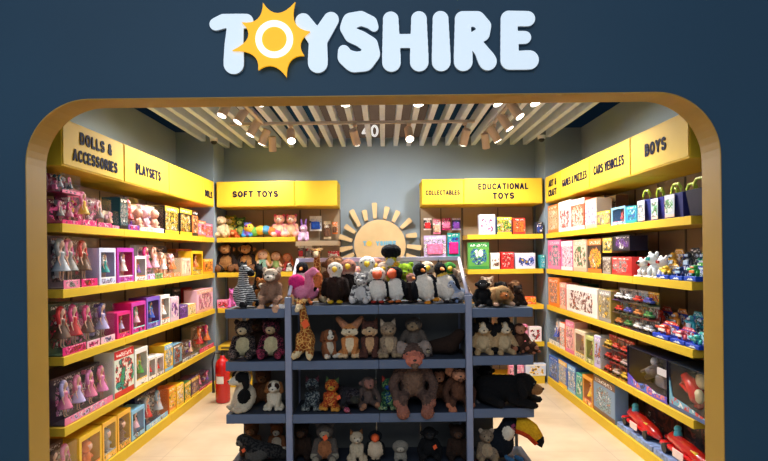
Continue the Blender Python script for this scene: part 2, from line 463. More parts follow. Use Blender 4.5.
sign_letter('H', 381, 428, 9.5, 72.5, [[(391, 19.3, 7.8), (391.2, 62.3, 9.5)], [(419.2, 19.3, 7.8), (419, 62.3, 9.5)], [(391, 41, 6.8), (418, 41, 6.8)]], 9.0, 'glowing white letter H between the sign letters S and I')
sign_letter('I', 430.5, 452, 10, 71.5, [[(440.8, 19, 7.9), (441, 61.8, 9.6)]], 9, 'glowing white one-stroke letter I of the shop sign')
sign_letter('R', 453, 499, 10.5, 71.5, [[(463, 19.2, 7.9), (463, 61.5, 9.6)], [(463, 18.8, 7.6), (477.5, 19, 7.6), (484, 26, 7.1), (482.5, 34, 7.1), (474, 38.8, 6.6), (464, 39.3, 6.6)], [(473, 40, 6.6), (481.5, 51, 7), (487.5, 61.5, 9.3)]], 9, 'glowing white letter R between the sign letters I and E')
sign_letter('E', 499, 539, 10, 71, [[(509.2, 19, 8.3), (509.5, 60, 9.4)], [(509.5, 18.3, 7.5), (527.8, 18.8, 7.5)], [(509.5, 37.5, 6.3), (524.8, 37.5, 6.3)], [(509.5, 60.5, 9), (529, 60, 9.6)]], 9, 'glowing white last letter E of the shop sign')
# sun in place of the O
S = 3.165/F; c = facade_pt(275, 40.6)
sun = empty('sign_sun', (c[0], 3.2, c[1])); tag(sun, 'glowing yellow sun with a white ring standing for the letter O', 'sign', 'letters of the shop sign')
tips = [(264, 3.7), (296.3, 3.3), (310.5, 33), (304.6, 57), (286.7, 78.4), (258.5, 71), (232.7, 51), (242.5, 23)]
pol = [((x-275)*S, (40.6-y)*S) for x, y in tips]
poly = []
for i in range(8):
    a, b = Vector(pol[i]), Vector(pol[(i+1) % 8])
    mid = (a+b)/2; mid = mid.normalized()*min(mid.length*.93, 26.5*S)*1.0
    ctrl = mid*2-(a+b)/2
    for t in range(8):
        u = t/8; poly.append(tuple(a*(1-u)**2+ctrl*2*u*(1-u)+b*u*u))
mb = MB(); mb.prism(poly, -.040, -.0255); mb.build('sun_rays', emit((250, 182, 8), .58), sun)
mb = MB(); n = 40
vs = [(r*math.cos(2*PI*i/n), y, r*math.sin(2*PI*i/n)) for y in (-.046, -.0405) for r in (12.5*S, 18.8*S) for i in range(n)]
q = lambda a, b, i: (a*2+b)*n+i % n
fs = []
for i in range(n): fs += [(q(0, 0, i), q(0, 1, i), q(0, 1, i+1), q(0, 0, i+1)), (q(0, 1, i), q(1, 1, i), q(1, 1, i+1), q(0, 1, i+1)), (q(0, 0, i), q(0, 0, i+1), q(1, 0, i+1), q(1, 0, i))]
mb.add(vs, fs); mb.build('ring', emit((236, 240, 236), .75), sun)

# ------------------------------------------------------------------ yellow header boxes with lettering
def header(x0, x1, front, yaw, text, th, label, zb=2.22, zt=2.535, depth=.455, width=None, tx=0, tz=0):
    """x0..x1 along the wall (world Y for side walls, world X at the back)"""
    w = abs(x1-x0); mid = (x0+x1)/2
    loc = (front, mid, zb) if yaw else (mid, front, zb)
    root = empty('header_box', loc, yaw); tag(root, label, 'header sign', 'yellow header boxes above the shelves')
    h = zt-zb
    mb = MB(); mb.box(-w/2+.002, w/2-.002, 0, depth, 0, h, 0, .004); mb.build('box', YEL, root)
    mb = MB(); mb.box(-w/2+.012, w/2-.012, -.006, -.0005, .012, h-.012, 0, .002); mb.build('front_panel', YEL, root)
    if text:
        t = lettering(text, th, width=width); o = t.build('lettering', NAVY, root, (tx, -.007, h/2+tz))
header(3.6, 4.46, XL, PI/2, 'DOLLS &\nACCESSORIES', .086, 'yellow header box reading DOLLS & ACCESSORIES above the left shelves', width=.62, tx=.0)
header(4.46, 5.39, XL, PI/2, 'PLAYSETS', .092, 'yellow header box reading PLAYSETS above the left shelves', width=.52, tz=-.01)
header(5.39, 6.39, XL, PI/2, None, 0, 'blank yellow header box between the PLAYSETS and DOLLS boxes')
header(6.39, 6.82, XL, PI/2, 'DOLLS', .085, 'short yellow header box reading DOLLS in the far left corner', width=.26, tz=-.02)
header(3.6, 4.46, XR, -PI/2, 'BOYS', .095, 'yellow header box reading BOYS above the right shelves', width=.36, tx=-.02)
header(4.46, 5.35, XR, -PI/2, 'CARS VEHICLES', .092, 'yellow header box reading CARS VEHICLES above the right shelves', width=.66)
header(5.35, 6.22, XR, -PI/2, 'GAMES & PUZZLES', .088, 'yellow header box reading GAMES & PUZZLES above the right shelves', width=.74)
header(6.22, 6.82, XR, -PI/2, 'ART &\nCRAFT', .078, 'yellow header box reading ART & CRAFT in the far right corner', width=.34)
XA, XBk, XC, XD = -2.06, -1.09, -.565, .475
header(XA, XBk, YF, 0, 'SOFT TOYS', .08, 'yellow header box reading SOFT TOYS on the back wall', width=.56, tx=.0, tz=0)
header(XBk, XC, YF, 0, None, 0, 'blank yellow header box right of the SOFT TOYS box')
header(XD, .99, YF, 0, 'COLLECTABLES', .062, 'yellow header box reading COLLECTABLES right of the wall sun', width=.42, tz=-.01)
header(.99, 1.965, YF, 0, 'EDUCATIONAL\nTOYS', .08, 'yellow header box reading EDUCATIONAL TOYS on the back wall', width=.62)

# ------------------------------------------------------------------ wall shelving bays
def bay(x0, x1, front, yaw, label, decks=DECK, depth=.455, peg=False, cat='shelving'):
    w = abs(x1-x0); mid = (x0+x1)/2
    loc = (front, mid, 0) if yaw else (mid, front, 0)
    root = empty('wall_shelving', loc, yaw); tag(root, label, cat, 'wall shelving bays')
    mb = MB(); mb.box(-w/2+.001, w/2-.001, depth-.02, depth, .0, 2.219); mb.build('back_panel', BEIGE, root)
    for sx in (-1, 0, 1):
        mb = MB(); xx = sx*w/2*.985; mb.box(xx-.006, xx+.006, depth-.026, depth-.0205, .1, 2.21); mb.build('upright', plain((84, 72, 58), .5), root)
    if peg:
        for k in range(6):
            mb = MB(); z = 2.0-k*.2; mb.box(-w/2+.02, w/2-.02, depth-.04, depth-.0265, z-.008, z+.008); mb.build('peg_rail', BEIGE, root)
    for z in decks:
        if z < .2:
            mb = MB(); mb.box(-w/2+.001, w/2-.001, .0, depth-.0205, 0, z); mb.build('plinth', YEL, root); continue
        mb = MB(); mb.box(-w/2+.001, w/2-.001, .012, depth-.0265, z-.055, z-.001); d = mb.build('shelf', YEL_D if not peg else BEIGE, root)
        mb = MB(); mb.box(-w/2+.001, w/2-.001, 0, .0115, z-.058, z, 0, .002); mb.build('edge_strip', YEL if not peg else BEIGE, d)
bay(3.6, 4.46, XL, PI/2, 'yellow-edged shelving bay below the DOLLS & ACCESSORIES box')
bay(4.46, 5.39, XL, PI/2, 'yellow-edged shelving bay below the PLAYSETS box')
bay(5.39, 6.39, XL, PI/2, 'yellow-edged shelving bay below the blank box on the left wall')
bay(6.39, 6.83, XL, PI/2, 'narrow yellow-edged shelving bay below the DOLLS box')
bay(3.6, 4.46, XR, -PI/2, 'yellow-edged shelving bay below the BOYS box')
bay(4.46, 5.35, XR, -PI/2, 'yellow-edged shelving bay below the CARS VEHICLES box')
bay(5.35, 6.22, XR, -PI/2, 'yellow-edged shelving bay below the GAMES & PUZZLES box')
bay(6.22, 6.83, XR, -PI/2, 'narrow yellow-edged shelving bay below the ART & CRAFT box')
bay(XA, XBk, YF, 0, 'yellow-edged shelving bay below the SOFT TOYS box')
bay(1.03, 1.965, YF, 0, 'yellow-edged shelving bay below the EDUCATIONAL TOYS box')
bay(XBk+.002, XC, YF, 0, 'beige hook panel bay between the SOFT TOYS shelves and the wall sun', decks=[1.79, .09], peg=True)
bay(XD, 1.028, YF, 0, 'beige hook panel bay below the COLLECTABLES box', decks=[.09], peg=True)

# ------------------------------------------------------------------ wall sun with rays
c = P(380, 245.5, YW); k = YW/F
ws = empty('wall_sun', (c[0], YW, c[2])); tag(ws, 'pale wooden sun with separate rays mounted on the grey back wall', 'wall decoration')
mb = MB(); mb.cyl((0, -.07, 0), (0, -.001, 0), 25.5*k, n=56, smooth=False); mb.build('disc', WOOD, ws)
for (ox, oy, ix, iy) in [(146, 130, 200, 235), (229, 132, 243, 200), (297, 85, 300, 185), (381, 112, 363, 190), (452, 140, 417, 210), (533, 195, 468, 252), (570, 297, 500, 302), (598, 382, 505, 368), (105, 232, 170, 278), (66, 300, 150, 328), (70, 388, 150, 372), (80, 455, 160, 415), (560, 450, 500, 425)]:
    o_ = Vector(((ox-330)/6.58, (362-oy)/6.58)); i_ = Vector(((ix-330)/6.58, (362-iy)/6.58)); o_ *= k; i_ *= k
    d = (o_-i_).normalized(); nrm = Vector((-d.y, d.x)); wo, wi = .034, .022
    pl = [i_+nrm*wi*.6, i_+nrm*wi, o_+nrm*wo-d*.01, o_+nrm*wo*.6, o_-nrm*wo*.6, o_-nrm*wo-d*.01, i_-nrm*wi]
    mb = MB(); mb.prism([tuple(q_) for q_ in pl[1:]], -.11, -.001); mb.build('ray', WOOD, ws)
t = lettering('T', .062, .14); LB = plain((112, 170, 196), .5)
t.build('lettering', LB, ws, (-15*k, -.071, 2*k))
t = lettering('YSHIRE', .062, .15, gap=.06, width=.34); t.build('lettering', LB, ws, (6*k, -.071, 2*k))
mb = MB(); mb.cyl((0, -.006, 0), (0, 0, 0), .036, n=12, smooth=False); mb.build('small_sun', plain((232, 178, 60), .5), ws, (-10.6*k, -.0705, 2*k))

# ------------------------------------------------------------------ ceiling slats, tracks, lamps, cameras
base = None
for i in range(26):
    x = -2.21+i*(.17)
    if x > 2.1: break
    if base is None:
        mb = MB(); mb.box(-.028, .028, 3.45, YW-.002, 0, .115, 0, .003); base = mb.build('ceiling_slat', SLAT); o = base
    else: o = base.copy(); COL.objects.link(o)
    o.location = (x, 0, 3.035)
    tag(o, 'long pale ceiling slat running from the shopfront to the back wall', 'ceiling slat', 'parallel ceiling slats')
brown = plain((96, 78, 64), .7, var=.1)
mb = MB(); mb.box(-1.05, .75, 9.12, 9.2, 0, 4.49); fb = mb.build('fascia_board', brown); tag(fb, 'brown board with white characters seen above the back wall between ceiling slats', 'board')
t = lettering('40', .2, .09); t.build('lettering', emit((225, 228, 230), .5), fb, (P(370, 129, 9.12)[0], 9.119, P(370, 131, 9.12)[2]))
t = lettering('v', .16, .09); t.build('lettering', emit((225, 228, 230), .5), fb, (P(332, 114, 9.12)[0], 9.119, P(332, 114, 9.12)[2]))

HOUS = plain((206, 184, 168), .5); LENS = emit((255, 246, 230), 9)
def track(p0, p1, label):
    mb = MB(); p0, p1 = Vector(p0), Vector(p1); d = (p1-p0).normalized(); s = Vector((-d.y, d.x, 0))*.017
    zt, zb = 3.034, 3.006
    vs = [(p0+s)[:2]+(z,) for z in (zb, zt)]+[(p0-s)[:2]+(z,) for z in (zb, zt)]+[(p1+s)[:2]+(z,) for z in (zb, zt)]+[(p1-s)[:2]+(z,) for z in (zb, zt)]
    mb.add(vs, [(0, 1, 3, 2), (4, 6, 7, 5), (0, 4, 5, 1), (2, 3, 7, 6), (0, 2, 6, 4), (1, 5, 7, 3)])
    tag(mb.build('lighting_track', plain((190, 180, 176), .4)), label, 'lighting track')
track((-1.62, 5.9, 0), (.98, 5.9, 0), 'thin lighting track crossing the ceiling slats from left to right')
track((-1.27, 4.2, 0), (-1.27, 5.87, 0), 'lighting track running in depth over the left aisle')
track((1.2, 4.2, 0), (1.2, 6.5, 0), 'lighting track running in depth over the right aisle')
track((-1.2, 4.9, 0), (1.14, 4.9, 0), 'front lighting track carrying the lamps just behind the shopfront')
def lamp(pos, aim, label, power=0, length=.17, rad=.044, lit=True, ang=135, col=(1, .975, .945), soft=.06):
    pos, aim = Vector(pos), Vector(aim); d = (aim-pos).normalized()
    root = empty('track_spotlight', pos); tag(root, label, 'spotlight', 'ceiling track spotlights')
    q = d.to_track_quat('-Z', 'Y')
    a = -d*length/2; b = d*length/2
    mb = MB(); mb.cyl(a, b, rad, n=20); mb.cyl(a-d*.006, a, rad*.7, n=20)
    mb.build('housing', HOUS, root)
    mb = MB(); mb.cyl(b+d*.001, b+d*.004, rad*.9, n=20, smooth=False); mb.build('lens', LENS if lit else plain((60, 55, 50), .3), root)
    top = Vector((0, 0, 3.004-pos.z))
    mb = MB(); mb.tube([a*.3+Vector((0, 0, rad*.9)), top], .008, 6); mb.box(-.022, .022, -.03, .03, top.z-.022, top.z, 0, .003); mb.build('bracket', HOUS, root)
    if power:
        l = bpy.data.lights.new('spot', 'SPOT'); l.energy = power; l.spot_size = math.radians(ang); l.spot_blend = .9; l.shadow_soft_size = soft; l.color = col
        lo = bpy.data.objects.new('spot_beam', l); COL.objects.link(lo); lo.parent = root; lo.location = b+d*.02; lo.rotation_euler = q.to_euler()
K = 1.1
for (px, py, Y, aim, lit, lab) in [
    (225, 108, 5.25, (-2.2, 4.6, .9), 1, 'front lamp on the left depth track, only its bright rim in view'),
    (242, 115, 5.4, (-2.3, 4.9, 1.2), 1, 'second beige cylinder lamp on the left depth track'),
    (254, 128, 5.8, (-2.3, 5.6, 1.2), 1, 'third beige cylinder lamp on the left depth track'),
    (264.5, 137, 6.2, (-2.2, 6.6, 1.2), 1, 'fourth beige cylinder lamp on the left depth track'),
    (272.5, 144, 6.5, (-1.4, 7.2, 1.2), 0, 'farthest beige cylinder lamp on the left depth track'),
    (515, 110, 5.2, (2.3, 4.5, 1.1), 1, 'front beige cylinder lamp on the right depth track'),
    (505, 122, 5.6, (2.3, 5.3, 1.2), 1, 'second beige cylinder lamp on the right depth track'),
    (494, 134, 6.0, (2.2, 6.3, 1.2), 1, 'third beige cylinder lamp on the right depth track'),
    (485.5, 141, 6.35, (1.5, 7.2, 1.2), 0, 'farthest beige cylinder lamp on the right depth track'),
    (465, 137, 5.9, (.6, 7.0, 1.3), 1, 'dark-faced cylinder lamp at the right end of the cross track'),
    (291, 136, 5.9, (-.6, 4.3, 1.0), 1, 'bright lamp facing the entrance left on the cross track'),
    (355, 137, 5.9, (.1, 7.2, 1.5), 1, 'tilted cylinder lamp in the middle of the cross track'),
    (409, 134, 5.9, (.45, 4.3, 1.0), 1, 'bright lamp facing the entrance right of the middle of the cross track')]:
    lamp(P(px, py, Y), aim, lab, power=(82 if lit else 60)*K, lit=lit)
for px, aim, lab in [(263, (-1.9, 4.1, .8), 'glowing lamp below the shopfront edge near the left depth track'),
                     (345.5, (-.25, 4.05, .9), 'glowing lamp below the shopfront edge left of the sign centre'),
                     (418, (.4, 4.05, .9), 'glowing lamp below the shopfront edge above the tall penguin'),
                     (494.5, (1.9, 4.3, .8), 'glowing lamp below the shopfront edge near the right depth track'),
                     (532, (2.0, 3.9, .8), 'rightmost glowing lamp below the shopfront edge')]:
    p = Vector(P(px, 104, 4.9)); p.z += .075
    lamp(p, aim, lab, power=(140 if 300 < px < 450 else 80)*K, rad=.05, ang=95)
for px, py, lab in [(214, 143, 'small white security camera at the far left wall corner'), (541.5, 140.5, 'small white security camera at the far right wall corner')]:
    p = P(px, py, 6.72); root = empty('security_camera', p); tag(root, lab, 'camera')
    mb = MB(); mb.cyl((0, 0, .02), (0, 0, .06), .045, .05); mb.build('mount', WHITE, root)
    mb = MB(); mb.ell((0, 0, .01), (.038, .038, .03)); mb.build('dome', BLACK, root)
    mb = MB(); mb.box(-.012, .012, .0, .118, .035, .055); mb.build('arm', WHITE, root)

# ------------------------------------------------------------------ centre display with deep bin
GY = 4.0; GD = .45
gx0, gx1 = P(288, 310, GY)[0], P(468.5, 310, GY)[0]
GZ = [1.252, .856, .47, .085]
gon = empty('display_stand', ((gx0+gx1)/2, GY, 0)); tag(gon, 'slate blue display stand with four tiers in the middle of the shop', 'display stand')
hw = (gx1-gx0)/2
for s in (-1, 1):
    mb = MB(); mb.box(s*hw-.023, s*hw+.023, -.012, .034, 0, 1.315, 0, .003); mb.build('post', POST, gon)
    mb = MB(); mb.box(s*hw-.02, s*hw+.02, GD-.04, GD, 0, 1.315, 0, .003); mb.build('post', POST, gon)
    mb = MB(); e = s*(hw-.004)
    mb.add([(e, .03, 1.256), (e, GD, 1.256), (e, GD, 1.575), (e, .03, 1.33)], [(0, 1, 2, 3)]); mb.build('side_guard', film(), gon)
    mb = MB(); mb.tube([(e, .03, 1.33), (e-s*.0, GD, 1.578)], .013, 8); mb.build('guard_edge', plain((214, 206, 222), .3), gon)
mb = MB(); mb.box(-hw+.012, hw-.012, GD+.001, GD+.006, 1.256, 1.565); mb.build('back_guard', film(), gon)
mb = MB(); mb.box(-hw-.008, hw+.008, GD-.006, GD+.014, 1.562, 1.594, 0, .002); mb.build('guard_edge', plain((206, 196, 220), .3), gon)
for s in (-1, 1):
    mb = MB(); mb.box(s*(hw-.006), s*hw, .035, GD-.041, 0, 1.24); mb.build('side_panel', PANEL_D, gon)
for z in GZ:
    for s in (-1, 1):
        xa, xb = sorted((s*.0015, s*(hw-.024)))
        mb = MB(); mb.box(xa, xb, .012, GD-.041, z-.03, z-.001); d = mb.build('shelf', DECKM, gon)
        mb = MB(); mb.box(xa, xb, 0, .0115, z-.064, z, 0, .002); mb.build('price_rail', SLATE, d)
for a, b in ((-hw+.001, -.36), (-.36, -.03), (-.03, .32), (.32, hw-.001)):
    mb = MB(); mb.box(a+.0005, b-.0005, GD-.03, GD-.022, .0, 1.248); mb.box(a+.0005, a+.006, GD-.032, GD-.03, .0, 1.248); mb.build('back_panel', PANEL_D, gon)
def wing(xa, xb, label, zs, panel):
    root = empty('side_rack', ((xa+xb)/2, GY, 0)); tag(root, label, 'rack'); w = (xb-xa)/2
    for z in zs:
        mb = MB(); mb.box(-w, w, .012, .40, z-.03, z-.001); d = mb.build('shelf', DECKM, root)
        mb = MB(); mb.box(-w, w, 0, .0115, z-.066, z, 0, .002); mb.build('price_rail', SLATE, d)
    if panel:
        mb = MB(); mb.box(*panel, .402, .412, .0, 1.2); mb.build('back_panel', PANEL_D, root)
    for s in (-1, 1):
        mb = MB(); mb.box(s*w*.86-.012, s*w*.86+.012, .413, .437, 0, 1.22, 0, .002); mb.build('post', PANEL_D, root)
wxl = (P(225, 320, GY)[0], gx0-.026); wxr = (gx1+.026, P(533, 320, GY)[0])
wing(*wxl, 'slate blue side rack of soft toys left of the display stand', [1.235, .855, .475, .085], (-.12, .2))
wing(*wxr, 'slate blue side rack of soft toys right of the display stand', [1.22, .875, .495, .085], (-.2, .0))

# ------------------------------------------------------------------ fire extinguisher
p = P(223, 392, 6.15)
fe = empty('fire_extinguisher', (p[0], 6.15, 0)); tag(fe, 'red fire extinguisher standing on the floor in the far left corner', 'fire extinguisher')
RED = plain((190, 12, 14), .25, coat=.4)
mb = MB(); mb.lathe([(.06, 0), (.075, .01), (.08, .03), (.08, .40), (.074, .44), (.05, .475), (.026, .495), (.026, .52)], n=28); mb.build('cylinder', RED, fe)
mb = MB(); mb.cyl((0, 0, .52), (0, 0, .56), .022); mb.box(-.015, .07, -.012, .012, .56, .575); mb.box(-.015, .08, -.012, .012, .595, .607); mb.build('valve_handle', BLACK, fe)
mb = MB(); mb.tube([(-.02, 0, .54), (-.08, -.02, .55), (-.105, -.03, .45), (-.095, -.04, .25), (-.088, -.05, .12)], [.009, .009, .009, .012, .018], 8); mb.build('hose', BLACK, fe)
mb = MB()
n = 10; vs = []
for z in (.22, .30):
    for i in range(n): a = -PI*.72+PI*.34*i/(n-1); vs.append((.0815*math.cos(a), .0815*math.sin(a), z))
mb.add(vs, [(i, i+1, n+i+1, n+i) for i in range(n-1)]); mb.build('label_sticker', WHITE, fe)

# ------------------------------------------------------------------ soft toys: one continuous remeshed body per kind
def E(c, r, m=0, pri=0.0, rot=None): return ('e', c, (r, r, r) if isinstance(r, (int, float)) else r, m, pri, rot)
def C_(a, b, ra, rb, m=0, pri=0.0): return ('c', a, b, (ra, rb), m, pri)
def mir(*ps):
    out = []
    for p in ps:
        out.append(p)
        f = lambda v: (-v[0], v[1], v[2])
        if p[0] == 'e':
            rt = p[5]; out.append(('e', f(p[1]), p[2], p[3], p[4], (rt[0], -rt[1], -rt[2]) if rt else None))
        else: out.append(('c', f(p[1]), f(p[2]), p[3], p[4], p[5]))
    return out
def eul(r): return Matrix.Rotation(r[2], 3, 'Z') @ Matrix.Rotation(r[1], 3, 'Y') @ Matrix.Rotation(r[0], 3, 'X') if r else Matrix.Identity(3)

def make_body(prims, voxel=.024, fuzz=.006):
    mb = MB()
    for p in prims:
        if p[0] == 'e': mb.ell(p[1], p[2], 0, eul(p[5]), 2)
        else:
            a, b = Vector(p[1]), Vector(p[2]); ra, rb = p[3]; L_ = (b-a).length; n = max(2, int(L_/(min(ra, rb)*.45))+1)
            for i in range(n+1):
                t = i/n; mb.ell(a.lerp(b, t), ra+(rb-ra)*t, 0, None, 2)
    me = mb.mesh('body'); o = bpy.data.objects.new('body', me); COL.objects.link(o)
    md = o.modifiers.new('r', 'REMESH'); md.mode = 'VOXEL'; md.voxel_size = voxel; md.use_smooth_shade = True
    ms = o.modifiers.new('s', 'SMOOTH'); ms.iterations = 4; ms.factor = .6
    dg = bpy.context.evaluated_depsgraph_get(); dg.update()
    res = bpy.data.meshes.new_from_object(o.evaluated_get(dg)); bpy.data.objects.remove(o); bpy.data.meshes.remove(me)
    res.name = 'body'
    n = len(res.vertices); co = np.empty(n*3, 'f'); res.vertices.foreach_get('co', co); co = co.reshape(-1, 3)
    nm = np.empty(n*3, 'f'); res.vertices.foreach_get('normal', nm); nm = nm.reshape(-1, 3)
    rs = np.random.RandomState(3); co += nm*(rs.rand(n, 1)-.35)*fuzz*2
    res.vertices.foreach_set('co', co.ravel())
    k = len(res.polygons); ce = np.empty(k*3, 'f'); res.polygons.foreach_get('center', ce); ce = ce.reshape(-1, 3)
    best = np.full(k, 1e9); idx = np.zeros(k, 'i')
    for p in prims:
        if p[0] == 'e':
            M = np.array(eul(p[5])); q = (ce-np.array(p[1])) @ M; r = np.array(p[2])
            l = np.linalg.norm(q/r, axis=1); d = (l-1)*np.linalg.norm(q, axis=1)/np.maximum(l, 1e-6)
        else:
            a = np.array(p[1]); b = np.array(p[2]); ab = b-a; t = np.clip(((ce-a) @ ab)/(ab @ ab), 0, 1)
            d = np.linalg.norm(ce-a-t[:, None]*ab, axis=1)-(p[3][0]+(p[3][1]-p[3][0])*t)
        d = d-(p[4] if p[0] == 'e' else p[5]); w = d < best; best[w] = d[w]; idx[w] = p[3 if p[0] == 'e' else 4]
    res.polygons.foreach_set('material_index', idx.astype('i')); res.polygons.foreach_set('use_smooth', [True]*k)
    res.update()
    return res, co.min(0), co.max(0)

GLOSS = plain((10, 8, 8), .08, coat=.6)
TAG = plain((226, 84, 34), .55)
def kind_sit(head=(.22, .2, .2), hz=.72, ear='round', patches=(), muz=(.1, .1, .08), bodyr=(.23, .2, .29), arm='down', legs='out', fat=1., tail=None, blaze=False):
    """seated four-legged toy. slots: 0 coat, 1 belly, 2 muzzle, 3 ears, 4 paws, 5 patches"""
    ps = [E((0, .02, .30), bodyr, 0), E((0, -.07, .29), (bodyr[0]*.72, bodyr[1]*.85, bodyr[2]*.8), 1, .012), C_((0, 0, .48), (0, -.03, hz-.06), .13, .14, 0), E((0, -.05, hz), head, 0)]
    if muz: ps.append(E((0, -.05-head[1]*.95, hz-.05), muz, 2, .03))
    if blaze: ps.append(E((0, -.05-head[1]*.72, hz+.04), (.05, .08, .17), 2, .03))
    hx = head[0]
    if ear == 'round': ps += mir(E((hx*.78, -.02, hz+head[2]*.8), (.075, .045, .075), 3, .02))
    if ear == 'point': ps += mir(C_((hx*.6, -.03, hz+head[2]*.6), (hx*.85, -.02, hz+head[2]*1.35), .075, .02, 3, .01))
    if ear == 'fennec': ps += mir(C_((hx*.6, -.03, hz+head[2]*.6), (hx*1.45, 0, hz+head[2]*1.75), .11, .075, 3, .01))
    if ear == 'flop': ps += mir(C_((hx*.85, -.04, hz+head[2]*.5), (hx*1.12, -.06, hz-.14), .06, .075, 3, .02))
    if ear == 'side': ps += mir(E((hx*1.08, -.03, hz), (.06, .04, .075), 3, .02))
    if ear == 'long': ps += mir(C_((hx*.4, -.03, hz+head[2]*.6), (hx*.6, .02, hz+head[2]*2.3), .055, .05, 3, .01))
    if arm == 'down': ps += mir(C_((.2, -.05, .47), (.24*fat, -.17, .2), .075*fat, .07*fat, 0), E((.245*fat, -.19, .15), .078*fat, 4, .01))
    if arm == 'front': ps += mir(C_((.16, -.08, .45), (.11, -.24, .1), .08, .07, 0), E((.11, -.27, .06), (.075, .1, .06), 4, .01))
    if arm == 'long': ps += mir(C_((.2, -.03, .5), (.33, -.12, .27), .085, .08, 0), C_((.33, -.12, .27), (.27, -.27, .05), .08, .07, 0), E((.27, -.30, .0), (.075, .08, .06), 4, .01))
    if legs == 'out': ps += mir(C_((.13, -.05, .12), (.2, -.3, .09), .1*fat, .085*fat, 0), E((.205, -.36, .10), (.08*fat, .07, .09*fat), 4, .01))
    if legs == 'side': ps += mir(C_((.14, .0, .13), (.25, -.12, .09), .12, .09, 0), E((.25, -.24, .06), (.075, .12, .06), 4, .01))
    if legs == 'hang': ps += mir(C_((.13, -.05, .1), (.18, -.3, .08), .095, .085, 0), C_((.18, -.3, .08), (.19, -.36, -.1), .08, .07, 0), E((.19, -.38, -.12), (.11, .09, .11), 4, .02))
    if tail: ps.append(C_((.12, .15, .12), (.36, .05, .12), .05, .045, 0))
    for c, r, m in patches: ps.append(E(c, r, m, .03))
    ey = -.05-head[1]*.86
    ex = [('eye', (s*hx*.42, ey, hz+.035), .024, GLOSS) for s in (-1, 1)]
    if muz: ex.append(('nose', (0, -.05-head[1]*.95-muz[1]*.95, hz-.03), (.034, .02, .024), GLOSS))
    return ps, ex
def kind_bird(beak='short', head=(.16, .16, .15), lean=0, wing=.4, bodyr=(.26, .2, .34), hz=.80, bc=(238, 132, 30), bellyw=.66, crest=False):
    """slots: 0 back, 1 belly, 2 head, 3 wings, 4 feet, 5 cheek"""
    ps = [E((0, .03, .36), bodyr, 0), E((0, -.06, .35), (bodyr[0]*bellyw*1.2, bodyr[1]*.9, bodyr[2]*.9), 1, .035), C_((0, .0, .6), (0, -.02, hz-.04), .14, .13, 0),
          E((0, -.03, hz), head, 2, .01), E((0, -.07, hz-.15), (.12, .09, .05), 5, .02)]
    ps += mir(C_((.2, .02, .55), (.27, -.03, .2), .05, .035, 3), E((.27, -.02, .38), (.06, .13, .23), 3, .02, (0, -.15, 0)), E((.11, -.16, .035), (.085, .12, .04), 4, .02))
    ex = [('eye', (s*head[0]*.62, -.03-head[1]*.78, hz+.03), .02, GLOSS) for s in (-1, 1)]
    if crest: ps.append(C_((0, .02, hz+.1), (.05, .08, hz+.22), .04, .012, 2))
    bm_ = plain(bc, .6)
    if beak == 'short': ex.append(('beak', ('cone', (0, -.03-head[1]*.8, hz-.01), (0, -.03-head[1]*1.75, hz-.04), .048), 0, bm_))
    if beak == 'puffin': ex.append(('beak', ('cone', (0, -.03-head[1]*.7, hz-.01), (0, -.03-head[1]*1.8, hz-.05), .145), 0, bm_))
    if beak == 'long': ex.append(('beak', ('cone', (0, -.03-head[1]*.8, hz), (0, -.03-head[1]*2.3, hz-.02), .045), 0, bm_))
    if beak == 'hook': ex.append(('beak', ('hook', (0, -.03-head[1]*.8, hz), .07), 0, bm_))
    return ps, ex
def kind_giraffe():
    ps = [E((0, .03, .24), (.13, .12, .2), 0), C_((0, .02, .38), (0, -.0, .78), .085, .055, 0), E((0, -.04, .84), (.07, .09, .065), 0), C_((0, -.08, .83), (0, -.17, .79), .05, .042, 2, .01)]
    ps += mir(C_((.06, -.02, .89), (.11, -.0, .91), .022, .02, 3), C_((.03, .0, .89), (.035, 0, .95), .014, .016, 5), C_((.10, -.05, .34), (.09, -.13, .12), .045, .045, 0),
              E((.09, -.145, .07), (.048, .06, .06), 4, .01), C_((.07, -.02, .1), (.13, -.17, .07), .06, .055, 0), E((.135, -.21, .05), (.052, .045, .055), 4, .01))
    return ps, [('eye', (s*.055, -.09, .86), .014, GLOSS) for s in (-1, 1)]
def kind_flamingo():
    ps = [E((-.02, .05, .32), (.36, .22, .26), 0), C_((.12, -.1, .42), (.10, -.2, .74), .12, .10, 0), C_((.10, -.2, .74), (.24, -.28, .84), .10, .095, 0), C_((.24, -.28, .84), (.38, -.32, .70), .095, .09, 0),
          C_((.38, -.33, .68), (.34, -.40, .5), .10, .075, 1, .03), C_((.34, -.40, .5), (.28, -.42, .36), .06, .035, 2, .02), E((-.22, -.05, .56), (.22, .18, .2), 3, .01), E((-.08, -.15, .3), (.2, .12, .18), 0),
          C_((-.1, -.12, .1), (-.16, -.38, .04), .05, .045, 1), C_((.1, -.12, .1), (.18, -.38, .04), .05, .045, 1)]
    return ps, [('eye', (.34, -.42, .72), .02, GLOSS)]
    ps = [E((-.02, .05, .32), (.36, .22, .26), 0), C_((.1, 0, .45), (.26, -.06, .72), .13, .09, 0), C_((.26, -.06, .72), (.40, -.12, .78), .09, .085, 0), C_((.40, -.12, .78), (.48, -.17, .62), .085, .08, 0),
          C_((.48, -.17, .60), (.46, -.24, .44), .09, .06, 1, .02), C_((.46, -.24, .44), (.43, -.27, .34), .05, .03, 2, .02), E((-.26, .0, .5), (.17, .16, .16), 3, .01), E((-.08, -.15, .3), (.2, .12, .18), 0),
          C_((-.1, -.12, .1), (-.16, -.38, .04), .05, .045, 1), C_((.1, -.12, .1), (.18, -.38, .04), .05, .045, 1)]
    return ps, [('eye', (.42, -.235, .62), .02, GLOSS)]
